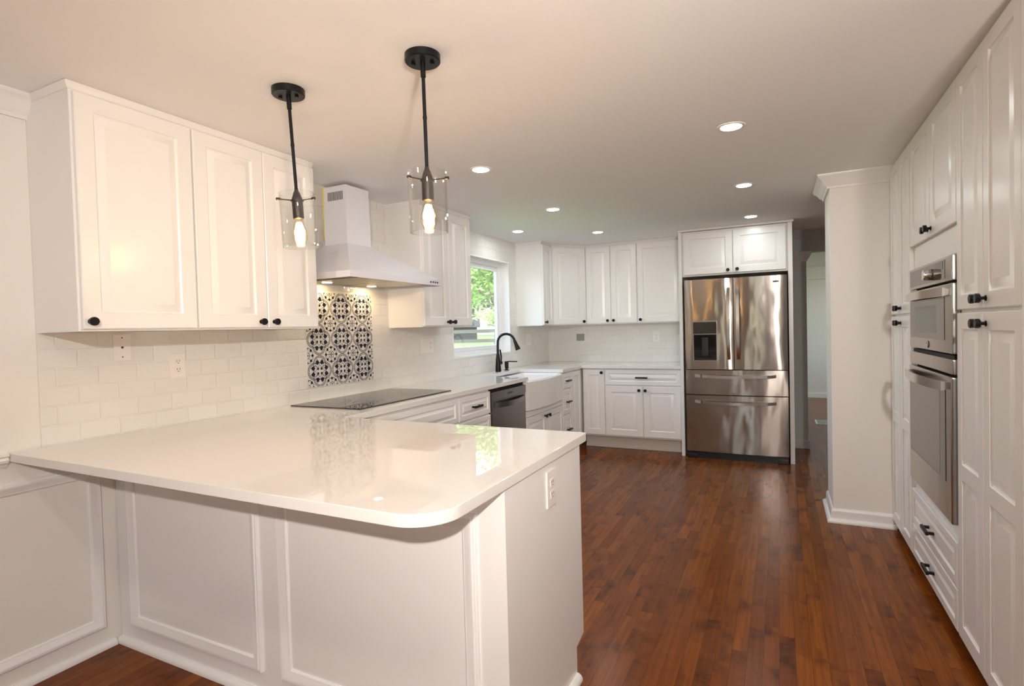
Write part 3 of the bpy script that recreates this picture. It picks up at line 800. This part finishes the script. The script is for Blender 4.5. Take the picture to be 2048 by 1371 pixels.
def star(cy, cz):
    stroke(arc(cy, cz, .0200, 0, 2*PI, 24), .0030)
    for k in range(4):
        a = k*PI/2; y_, z_ = cy+.0088*math.cos(a), cz+.0088*math.sin(a)
        pface(arc(y_, z_, .0048, 0, 2*PI*.9, 8))
    pface(arc(cy, cz, .003, 0, 2*PI*.9, 6))
    for k in range(8):
        a = k*PI/4
        stroke([(cy+.021*math.cos(a), cz+.021*math.sin(a)), (cy+.042*math.cos(a), cz+.042*math.sin(a))], .0024)
        m = a+PI/8
        stroke(arc(cy+.036*math.cos(m), cz+.036*math.sin(m), .0142, m-PI*.62, m+PI*.62, 10), .0032)
        bud(cy+.038*math.cos(a), cz+.038*math.sin(a), a, .0175)
        y_, z_ = cy+.052*math.cos(m), cz+.052*math.sin(m)
for i in range(3):
    for j in range(3): quatre(TY0+pt*(i+.5), TZ0+pz*(j+.5))
for i in range(4):
    for j in range(4): star(TY0+pt*i, TZ0+pz*j)
T.part('pattern', bm, 'navy', flat=True, label='dark navy ornament')
bm = bm_new()
for i in (1, 2): box(bm, .0038, .0048, TY0+pt*(i)-.0007, TY0+pt*(i)+.0007, TZ0, TZ1) if False else None
for i in range(3):
    y = TY0+pt*(i+.5); box(bm, .0040, .0048, y-.0008, y+.0008, TZ0+.003, TZ1-.003)
    z = TZ0+pz*(i+.5); box(bm, .0040, .0049, TY0+.003, TY1-.003, z-.0008, z+.0008)
T.part('grout_lines', bm, 'tilewhite')

# ================================================================== OUTLETS
def plate_obj(name, label, cat, F, w, h, kinds, mat='plate', group='wall plates and outlets'):
    """F origin at lower-left of the plate on the wall surface"""
    T = Thing(name, label, cat, F(w/2, 0, 0), group)
    T.part('plate', fbox(bm_new(), F, 0, w, 0, h, 0, .006, .0025), mat)
    n = len(kinds)
    for i, k in enumerate(kinds):
        cu = w*(i+.5)/n; cv = h/2
        if k == 'duplex':
            for s in (-1, 1):
                c = cv + s*.0195
                b = T.part('socket', fbox(bm_new(), F, cu-.0165, cu+.0165, c-.0135, c+.0135, .006, .0082, .0015), mat)
                q = bm_new()
                for d_ in (-.0065, .0065): fbox(q, F, cu+d_-.0011, cu+d_+.0011, c-.001, c+.0075, .0082, .0086)
                lathe(q, F(cu, c-.007, .0082), F.n, [(0, .0024), (.0004, .0024)], 10)
                T.part('slots', q, 'slot', b)
        elif k == 'switch':
            T.part('rocker', fbox(bm_new(), F, cu-.0165, cu+.0165, cv-.033, cv+.033, .006, .010, .002), mat)
        elif k == 'phone':
            q = bm_new()
            pts = [F(cu-.0055, cv+.004, .0062), F(cu-.0055, cv-.001, .0062), F(cu, cv-.007, .0062), F(cu+.0055, cv-.001, .0062), F(cu+.0055, cv+.004, .0062)]
            q.faces.new([q.verts.new(p) for p in pts]); T.part('jack', q, 'slot', flat=True)
            for s in (-1, 1): T.part('screw', lathe(bm_new(), F(cu, cv+s*.042, .006), F.n, [(0, .003), (.001, .0025)], 10), 'slot')
        elif k == 'sidebyside':
            for s in (-1, 1):
                b = T.part('socket', fbox(bm_new(), F, cu+s*.0215-.0165, cu+s*.0215+.0165, cv-.0165, cv+.0165, .006, .009, .0015), mat)
                q = bm_new()
                for d_ in (-.0065, .0065): fbox(q, F, cu+s*.0215-.004, cu+s*.0215+.004, cv+d_-.0012, cv+d_+.0012, .009, .0095)
                T.part('slots', q, 'slot', b)
plate_obj('phone_jack_plate', 'white phone jack wall plate close under the left wall cabinet', 'wall plate', frame_face((0, 1.567, 1.235), '+x'), .072, .115, ['phone'])
plate_obj('outlet', 'white duplex outlet on the tiles, right of the phone jack plate', 'outlet', frame_face((0, 1.808, 1.136), '+x'), .075, .118, ['duplex'])
plate_obj('outlet', 'white double-width outlet and switch plate below the cabinet left of the window', 'outlet', frame_face((0, 3.825, 1.152), '+x'), .165, .122, ['switch', 'duplex'])
plate_obj('switch_plate', 'white switch plate on the left wall between window and back corner', 'switch', frame_face((0, 5.845, 1.14), '+x'), .118, .135, ['switch', 'switch'])
plate_obj('outlet', 'grey metal outlet without cover plate on the back wall tiles', 'outlet', frame_face((.366, 6.518, 1.168), '-y'), .10, .084, ['sidebyside'], 'greymetal')
plate_obj('outlet', 'white duplex outlet on the back wall tiles near the refrigerator', 'outlet', frame_face((1.285, 6.518, 1.142), '-y'), .078, .12, ['duplex'])
plate_obj('outlet', 'white duplex outlet on the end panel of the peninsula', 'outlet', frame_face((PE_, 1.852, .732), '+x'), .078, .122, ['duplex'])

# ================================================================== REFRIGERATOR
T = Thing('refrigerator', 'stainless french door refrigerator with two lower drawers and water dispenser', 'refrigerator', (2.198, 6.1, ZF))
FX0, FX1, FY = 1.746, 2.651, 5.80
T.part('body', box(bm_new(), FX0+.006, FX1-.006, FY+.07, 6.50, ZF+.03, 1.735), 'badge')
F = frame_face((0, FY+.065, 0), '-y')
def bowed(bm, u0, u1, v0, v1, t0, bow, n=10, bev=.006):
    """gently bowed front slab"""
    rows = []
    for i in range(n+1):
        s = i/n; u = u0+(u1-u0)*s; c = t0 + bow*(4*s*(1-s))
        if i in (0, n): c -= bev
        rows.append((u, c))
    prof = [(u0, 0)] + rows + [(u1, 0)]
    A = [bm.verts.new(F(u, v0, c)) for u, c in prof]; B = [bm.verts.new(F(u, v1, c)) for u, c in prof]
    bridge(bm, A, B); bm.faces.new(A[::-1]); bm.faces.new(B); return bm
dL = T.part('door', bowed(bm_new(), FX0, 2.190, .890, 1.762, .062, .006), 'steel')
dR = T.part('door', bowed(bm_new(), 2.197, FX1, .890, 1.762, .062, .006), 'steel')
d1 = T.part('drawer', bowed(bm_new(), FX0, FX1, .645, .882, .062, .010), 'steel')
d2 = T.part('drawer', bowed(bm_new(), FX0, FX1, .085, .636, .062, .010), 'steel')
T.part('gasket', box(bm_new(), FX0+.008, FX1-.008, FY+.02, FY+.07, .09, 1.757), 'dark')
for u, par in ((2.150, dL), (2.232, dR)):
    bm = bm_new()
    pts = [(u, FY - .002 - .052*math.sin(PI*min(1, max(0, i/16)))**.45, .985 + (1.672-.985)*i/16) for i in range(17)]
    prev = None
    for x, y, z in pts:
        q = [bm.verts.new((x-.014, y, z)), bm.verts.new((x+.014, y, z)), bm.verts.new((x+.012, y+.014, z)), bm.verts.new((x-.012, y+.014, z))]
        if prev: bridge(bm, prev, q)
        else: bm.faces.new(q)
        prev = q
    bm.faces.new(prev); T.part('handle', bm, 'steel_plain', par)
for zz, par in ((.828, d1), (.576, d2)):
    bm = bm_new(); prev = None
    for i in range(19):
        s = i/18; x = 1.832+(2.552-1.832)*s; y = FY - .004 - .055*math.sin(PI*s)**.4; z = zz - .010*math.sin(PI*s)
        q = [bm.verts.new((x, y, z-.014)), bm.verts.new((x, y, z+.014)), bm.verts.new((x, y+.013, z+.012)), bm.verts.new((x, y+.013, z-.012))]
        if prev: bridge(bm, prev, q)
        else: bm.faces.new(q)
        prev = q
    bm.faces.new(prev); T.part('handle', bm, 'steel_plain', par)
# dispenser set into the left door
fz = .0685
disp = T.part('dispenser', fbox(bm_new(), F, 1.820, 2.047, .968, 1.362, fz-.004, fz+.003, .002), 'steel_plain', dL)
T.part('dispenser_display', fbox(bm_new(), F, 1.826, 2.041, 1.236, 1.350, fz+.003, fz+.0045), 'ovenglass', dL)
bm = bm_new(); fbox(bm, F, 1.830, 2.038, .978, 1.228, fz+.003, fz+.0042)
T.part('dispenser_cavity', bm, 'blackglass', dL)
bm = bm_new(); fbox(bm, F, 1.905, 1.963, 1.02, 1.20, fz+.004, fz+.012, .004); fbox(bm, F, 1.86, 2.008, .982, .992, fz+.004, fz+.02, .002)
T.part('dispenser_paddle', bm, 'badge', dL)
bm = bm_new(); fbox(bm, F, 2.533, 2.586, 1.697, 1.713, .063, .067, .001)
T.part('badge', bm, 'badge', dR)
T.part('sticker', fbox(bm_new(), F, 2.545, 2.574, 1.672, 1.690, .064, .0655), 'chrome', dR)
bm = box(bm_new(), FX0+.004, FX1-.004, FY+.02, FY+.07, ZF, .078); T.part('base_grille', bm, 'badge')
for x in (FX0+.05, FX1-.05): T.part('foot', box(bm_new(), x-.045, x+.045, FY-.005, FY+.02, ZF, .06, .006), 'badge')
bm = bm_new()
for x in (FX0+.03, FX1-.03): box(bm, x-.03, x+.03, FY+.02, FY+.12, 1.735, 1.765, .004)
T.part('hinge_cover', bm, 'badge')

# ================================================================== TALL CABINET RUN (right side)
XR = 3.231
R1, R2, R3, R4 = 3.735, 2.890, 2.578, 2.243
RB = .075; RS = 1.350
def tall(label, y0, y1, ys, kn_hi, kn_lo):
    T = Thing('tall_cabinet', label, 'cabinet', (3.5, (y0+y1)/2, ZF), 'tall white cabinets')
    T.part('body', box(bm_new(), XR, 3.88, y0, y1, .07, CE-.004), 'cab'); T.part('toe_kick', box(bm_new(), XR+.06, 3.88, y0, y1, ZF, .07), 'kick')
    F = frame_face((XR, y1, 0), '-x')
    for i in range(2):
        a, b = y1-ys[i], y1-ys[i+1]
        k = (b-.030) if i == 0 else (a+.030)
        door(T, F, b-a, 2.252-(RS+.006), a, RS+.006, (k, RS+.04), fw=.055, hexa=True)
        hh = RS-.006-RB
        door(T, F, b-a, hh, a, RB, (k, RS-.045), fw=.055, panels=[(.06, hh*.495), (hh*.495+.06, hh-.06)], hexa=True)
    return T
tall('far tall white pantry cabinet between the oven stack and the wall end', R1, YK-.003, [YK-.006, (YK+R1)/2, R1+.002], 0, 0)
Tn = tall('near tall white pantry cabinet at the right edge, on the near side of the ovens', R4, R2, [R2-.002, R3, R4+.002], 0, 0)
Tn.part('end_filler', box(bm_new(), XR-.021, 3.88, R4-.022, R4-.001, .02, CE-.004), 'trim')
T = Thing('oven_cabinet', 'tall white cabinet housing microwave and oven, doors above and two drawers below', 'cabinet', (3.5, (R1+R2)/2, ZF))
bm = bm_new()
OY0, OY1, OZ0, OZ1 = R2+.02, R1-.042, .50, 1.578
box(bm, XR, 3.88, R2, OY0, .07, CE-.004); box(bm, XR, 3.88, OY1, R1, .07, CE-.004); box(bm, XR, 3.88, OY0, OY1, .07, OZ0-.003); box(bm, XR, 3.88, OY0, OY1, OZ1+.003, CE-.004)
T.part('body', bm, 'cab'); T.part('toe_kick', box(bm_new(), XR+.06, 3.88, R2, R1, ZF, .07), 'kick')
F = frame_face((XR, R1, 0), '-x'); w = R1-R2
door(T, F, w/2-.002, 2.252-1.70, .002, 1.70, (w/2-.030, 1.735), hexa=True); door(T, F, w/2-.002, 2.252-1.70, w/2, 1.70, (w/2+.028, 1.735), hexa=True)
drawer(T, F, w-.02, .182, .008, .252, fw=.036, ln=.115); drawer(T, F, w-.02, .170, .008, .075, fw=.036, ln=.115)
T.part('filler_panel', fbox(bm_new(), F, .045, w-.02, OZ1+.006, 1.694, 0, .004), 'cab')
# ---- microwave and oven
F = frame_face((XR, OY1, 0), '-x'); w = OY1-OY0
def curved_bar(F, u0, u1, v, h, base, out, n=16):
    bm = bm_new(); prev = None
    for i in range(n+1):
        s = i/n; u = u0+(u1-u0)*s; c = base + out*(.45+.55*math.sin(PI*s))
        q = [bm.verts.new(F(u, v-h/2, c)), bm.verts.new(F(u, v+h/2, c)), bm.verts.new(F(u, v+h/2-.004, c-.016)), bm.verts.new(F(u, v-h/2+.004, c-.016))]
        if prev: bridge(bm, prev, q)
        else: bm.faces.new(q)
        prev = q
    bm.faces.new(prev)
    for u in (u0+.018, u1-.018): fbox(bm, F, u-.012, u+.012, v-h/2+.006, v+h/2-.006, base-.012, base+out*.45)
    return bm
T = Thing('microwave_oven', 'built-in stainless microwave with control knob, above the wall oven', 'microwave', (3.5, (OY0+OY1)/2, 1.19))
T.part('body', box(bm_new(), XR+.001, 3.70, OY0+.002, OY1-.002, 1.182, OZ1), 'dark')
T.part('control_panel', fbox(bm_new(), F, 0, w, 1.474, OZ1, .0005, .030, .006), 'steel_y')
T.part('control_glass', fbox(bm_new(), F, .03, w-.10, 1.488, 1.565, .030, .0315), 'ovenglass')
T.part('display', fbox(bm_new(), F, w-.24, w-.125, 1.53, 1.562, .0316, .0325), 'blackglass')
T.part('knob', lathe(bm_new(), F(w*.60, 1.520, .0315), F.n, [(0, .024), (.004, .026), (.03, .024), (.032, .022)], 28), 'chrome', label='round chrome control knob')
d = T.part('door', fbox(bm_new(), F, 0, w, 1.182, 1.466, .0005, .030, .006), 'steel_y')
T.part('window', fbox(bm_new(), F, .025, w-.11, 1.235, 1.42, .030, .0315), 'ovenglass', d)
T.part('window_screen', fbox(bm_new(), F, .14, w-.24, 1.262, 1.385, .0315, .032), 'greymetal', d)
T.part('handle', curved_bar(F, .02, w-.05, 1.432, .036, .030, .045), 'steel_plain', d)
bm = lathe(bm_new(), F(w*.5, 1.208, .030), F.n, [(0, .0165), (.0015, .0165), (.002, .015)], 28)
T.part('emblem', bm, 'badge', d)
bm = bm_new(); tube(bm, [F(w*.5+.0135*math.cos(a*PI/12), 1.208+.0135*math.sin(a*PI/12), .0325) for a in range(25)], .0009, 6)
tube(bm, [F(w*.5-.001+.006*math.cos(a*PI/8), 1.208+.006*math.sin(a*PI/8), .0325) for a in range(2, 15)], .0009, 6)
tube(bm, [F(w*.5+.002, 1.215-.0018*i, .0325) for i in range(8)], .0009, 6)
T.part('emblem_script', bm, 'chrome', d)
T = Thing('wall_oven', 'built-in stainless wall oven with dark glass door, below the microwave', 'oven', (3.5, (OY0+OY1)/2, OZ0))
T.part('body', box(bm_new(), XR+.001, 3.80, OY0+.002, OY1-.002, OZ0, 1.172), 'dark')
T.part('vent_strip', fbox(bm_new(), F, .02, w-.02, 1.162, 1.176, .0005, .018), 'dark')
T.part('control_panel', fbox(bm_new(), F, 0, w, 1.100, 1.162, .0005, .030, .006), 'steel_y')
d = T.part('door', fbox(bm_new(), F, 0, w, OZ0, 1.092, .0005, .034, .008), 'steel_y')
T.part('window', fbox(bm_new(), F, .03, w-.085, .655, 1.035, .034, .0355), 'blackglass', d)
T.part('window_screen', fbox(bm_new(), F, .045, w-.17, .668, 1.022, .0355, .036), 'ovenglass', d)
T.part('handle', curved_bar(F, .02, w-.05, 1.052, .040, .034, .05), 'steel_plain', d)

# ================================================================== CEILING LIGHTS
LIGHTS = [((1.034, 3.026), 'recessed ceiling light just right of the near pendant, above the cooktop aisle'),
          ((2.394, 3.040), 'nearest and largest-looking recessed ceiling light, above the right side of the aisle'),
          ((.995, 4.251), 'recessed ceiling light in the left row, second from the pendants'),
          ((2.382, 4.269), 'middle recessed ceiling light of the right-hand row'),
          ((2.372, 5.482), 'recessed ceiling light directly in front of the refrigerator cabinet'),
          ((.347, 4.968), 'recessed ceiling light over the sink, next to the window wall'),
          ((.985, 5.460), 'recessed ceiling light in front of the back wall cabinets')]
for (x, y), lb in LIGHTS:
    T = Thing('recessed_light', lb, 'ceiling light', (x, y, CE), 'recessed ceiling lights')
    T.part('trim_ring', lathe(bm_new(), (x, y, CE), (0, 0, -1), [(0, .066), (.003, .065), (.005, .058), (.004, .049)], 32, cap1=False), 'trim')
    T.part('diffuser', lathe(bm_new(), (x, y, CE-.0015), (0, 0, -1), [(0, .048), (.002, .047)], 32), 'led')

T = Thing('recessed_light', 'added ceiling light that brightens the room beyond the hall, hidden behind the wall end', 'ceiling light', (4.2, 9.6, CE))  # added lamp, out of view, put in to brighten the far room
T.part('trim_ring', lathe(bm_new(), (4.2, 9.6, CE), (0, 0, -1), [(0, .16), (.02, .16), (.03, .14)], 32), 'trim')
T.part('diffuser', lathe(bm_new(), (4.2, 9.6, CE-.03), (0, 0, -1), [(0, .138), (.03, .10), (.04, .02)], 32), 'led')

# ================================================================== PENDANTS
def pendant(label, cx, cy, bx, by, zs):
    """canopy at (cx,cy); socket top swings to (bx,by,zs)"""
    T = Thing('pendant_light', label, 'pendant light', (cx, cy, CE), 'glass pendants over the peninsula')
    T.part('canopy', lathe(bm_new(), (cx, cy, CE), (0, 0, -1), [(0, .060), (.022, .060), (.025, .057)], 40), 'black')
    bm = bm_new()
    for s in (-1, 1): box(bm, cx+s*.03-.005, cx+s*.03+.005, cy+s*.012-.005, cy+s*.012+.005, CE-.032, CE-.024)
    T.part('canopy_screw', bm, 'black')
    A = Vector((cx, cy, CE-.024)); S = Vector((bx, by, zs)); d = (S-A).normalized(); L = (S-A).length
    bm = lathe(bm_new(), A, d, [(0, .009), (.05, .009), (.052, .0062), (L*.5, .0062), (L*.5+.002, .0072), (L*.5+.012, .0072), (L*.5+.014, .0062), (L-.01, .0062), (L, .008)], 14)
    T.part('rod', bm, 'black')
    sk = T.part('socket', lathe(bm_new(), S, d, [(0, .007), (.010, .012), (.03, .0185), (.036, .0205), (.040, .0205), (.042, .020), (.108, .020), (.110, .017)], 24), 'bronze')
    d_, a, b = basis(d); C = S + d*.040
    bm = lathe(bm_new(), C - d*.002, d, [(0, .024), (.004, .024)], 24)
    for k in range(3):
        q = .35 + k*2*PI/3; v = a*math.cos(q)+b*math.sin(q)
        cyl(bm, C+v*.02, C+v*.078, .0022, 8); lathe(bm, C+v*.066, v, [(0, .005), (.012, .0055), (.014, .004)], 10)
    T.part('shade_holder', bm, 'bronze', sk)
    top = S + d*.012
    prof = [(0, .0655), (.205, .0655), (.2065, .0640), (.205, .0625), (0, .0625), (-.0015, .0640)]
    bm = bm_new(); rings = [ring(bm, top+d*h, a, b, r, 48) for h, r in prof]
    for i in range(len(rings)): bridge(bm, rings[i], rings[(i+1) % len(rings)])
    T.part('glass_shade', bm, 'glass')
    B = S + d*.110
    bulb = T.part('bulb', lathe(bm_new(), B, d, [(-.004, .0125), (.006, .0135), (.02, .018), (.045, .026), (.062, .0285), (.078, .026), (.092, .018), (.100, .008), (.102, .001)], 28, cap0=False), 'bulbglass')
    bm = bm_new()
    for k in range(6):
        q = k*PI/3; v = a*math.cos(q)+b*math.sin(q)
        tube(bm, [B+d*.014+v*.006, B+d*.05+v*.0165, B+d*.084+v*.010], .0042, 8)
    T.part('filament', bm, 'filament', bulb)
    o = light('pendant_glow', 'POINT', B+d*.052, 5.6, (1, .62, .31), shadow_soft_size=.02)
    o.parent = T.o; o.location = B+d*.052 - T.base
pendant('left glass pendant light on a black rod, hanging before the wall cabinet', .918, 1.737, .930, 1.748, 1.882)
pendant('right glass pendant light on a black rod, hanging before the range hood', 1.515, 1.772, 1.518, 1.774, 1.882)

# ================================================================== OUTDOORS (through the window)
vd = Vector((-.477, .879, 0)); pr = Vector((.879, .477, 0)); C0 = Vector((2.5945, .2098, 0))
def at(dist, off, z): return C0 + vd*dist + pr*off + Vector((0, 0, z))
bm = bm_new(); prof = [(5.9, -.35), (9, .0), (13, .40), (18, .66), (26, .95), (60, 1.25)]
pv = None
for dist, z in prof:
    q = [bm.verts.new(at(dist, -25, z)), bm.verts.new(at(dist, 25, z))]
    if pv: bm.faces.new((pv[0], pv[1], q[1], q[0]))
    pv = q
for v in bm.verts: v.co.x = min(v.co.x, -.2) if v.co.y < 6.8 else v.co.x
o = struct('lawn', bm, 'lawn', flat=True)
T = Thing('rail_fence', 'weathered grey three-rail fence across the lawn outside the window', 'fence', at(16, 0, .55))
for z in (.745, 1.02, 1.30):
    bm = bm_new(); a, b = at(16, -8, z), at(16, 8, z)
    F = Fr(a, pr, (0, 0, 1), -vd); fbox(bm, F, 0, 16, -.05, .05, 0, .045)
    T.part('rail', bm, 'rail')
for i in range(8):
    F = Fr(at(16.05, -8+i*2.28, .45), pr, (0, 0, 1), -vd); T.part('post', fbox(bm_new(), F, -.06, .06, 0, 1.0, 0, .1), 'rail')
def tree(label, dist, off, ground, trunk_h, cz, rx, rz, nleaf, mat, seed, tr=.09, leaf=.16, name='tree'):
    rnd = random.Random(seed); base = at(dist, off, ground)
    T = Thing(name, label, 'tree', base, 'trees outside the window')
    bm = bm_new(); tube(bm, [base, base+Vector((.05, .03, trunk_h*.5)), base+Vector((0, .05, trunk_h)), base+Vector((.05, .0, cz-ground+rz*.4))], tr, 10, [tr*1.2, tr, tr*.9, tr*.3])
    for k in range(6):
        a = rnd.random()*2*PI; h = trunk_h*(.8+.12*k)
        tube(bm, [base+Vector((0, .04, h)), base+Vector((math.cos(a)*rx*.5, math.sin(a)*rx*.5, h+rz*.5))], tr*.4, 6, [tr*.45, tr*.12])
    T.part('trunk', bm, 'bark')
    bm = bm_new(); cl = []
    for k in range(22):
        while True:
            v = Vector((rnd.uniform(-1, 1), rnd.uniform(-1, 1), rnd.uniform(-1, 1)))
            if .25 < v.length < 1: break
        cl.append((Vector((v.x*rx*.75, v.y*rx*.75, v.z*rz*.8)), rnd.uniform(.28, .5)))
    for i in range(nleaf):
        cpos, cr = cl[i % len(cl)]
        v = Vector((rnd.gauss(0, 1), rnd.gauss(0, 1), rnd.gauss(0, 1))).normalized()*(rnd.random()**.4)
        P = Vector((base.x, base.y, cz)) + cpos + Vector((v.x*rx*cr, v.y*rx*cr, v.z*rz*cr))
        a = Vector((rnd.gauss(0, 1), rnd.gauss(0, 1), rnd.gauss(0, .6))).normalized(); b = a.orthogonal().normalized()
        s = leaf*rnd.uniform(.6, 1.2)
        bm.faces.new([bm.verts.new(P-a*s), bm.verts.new(P+b*s*.45), bm.verts.new(P+a*s), bm.verts.new(P-b*s*.45)])
    T.part('foliage', bm, mat, flat=True, norm=False)
tree('small young tree with a thin trunk just before the rail fence', 14.6, .30, .45, 1.0, 1.72, .95, .30, 1400, 'leaf_light', 3, .05, .065)
tree('tall leafy light green tree filling the window view', 20, .25, .70, 1.6, 4.1, 1.9, 2.4, 9000, 'leaf_light', 5, .12, .095)
tree('slim light green tree at the right side of the window view', 24.5, 2.6, .8, 1.4, 3.6, 1.3, 2.4, 5500, 'leaf_light', 8, .10, .10)
tree('dark green tree at the upper left behind the leafy tree', 26, -1.6, .95, 1.5, 4.4, 2.2, 2.8, 4200, 'leaf_dark', 9, .14, .2)
tree('far dark green tree behind the others in the window', 31, 1.8, 1.05, 1.6, 4.2, 3.4, 3.0, 5200, 'leaf_dark', 12, .15, .24)
T = Thing('shed', 'dark low shed behind the fence in the window view', 'shed', at(24, -2.2, .9))
F = Fr(at(24, -4.2, .85), pr, (0, 0, 1), -vd)
T.part('wall', fbox(bm_new(), F, 0, 3.6, 0, .62, -1.5, 0), 'shed')
bm = bm_new(); 
A = [bm.verts.new(F(-.15, .62, .15)), bm.verts.new(F(-.15, 1.15, -.75)), bm.verts.new(F(-.15, .62, -1.65))]; B = [bm.verts.new(F(3.75, .62, .15)), bm.verts.new(F(3.75, 1.15, -.75)), bm.verts.new(F(3.75, .62, -1.65))]
bm.faces.new(A); bm.faces.new(B); bridge(bm, A, B)
T.part('roof', bm, 'shed')
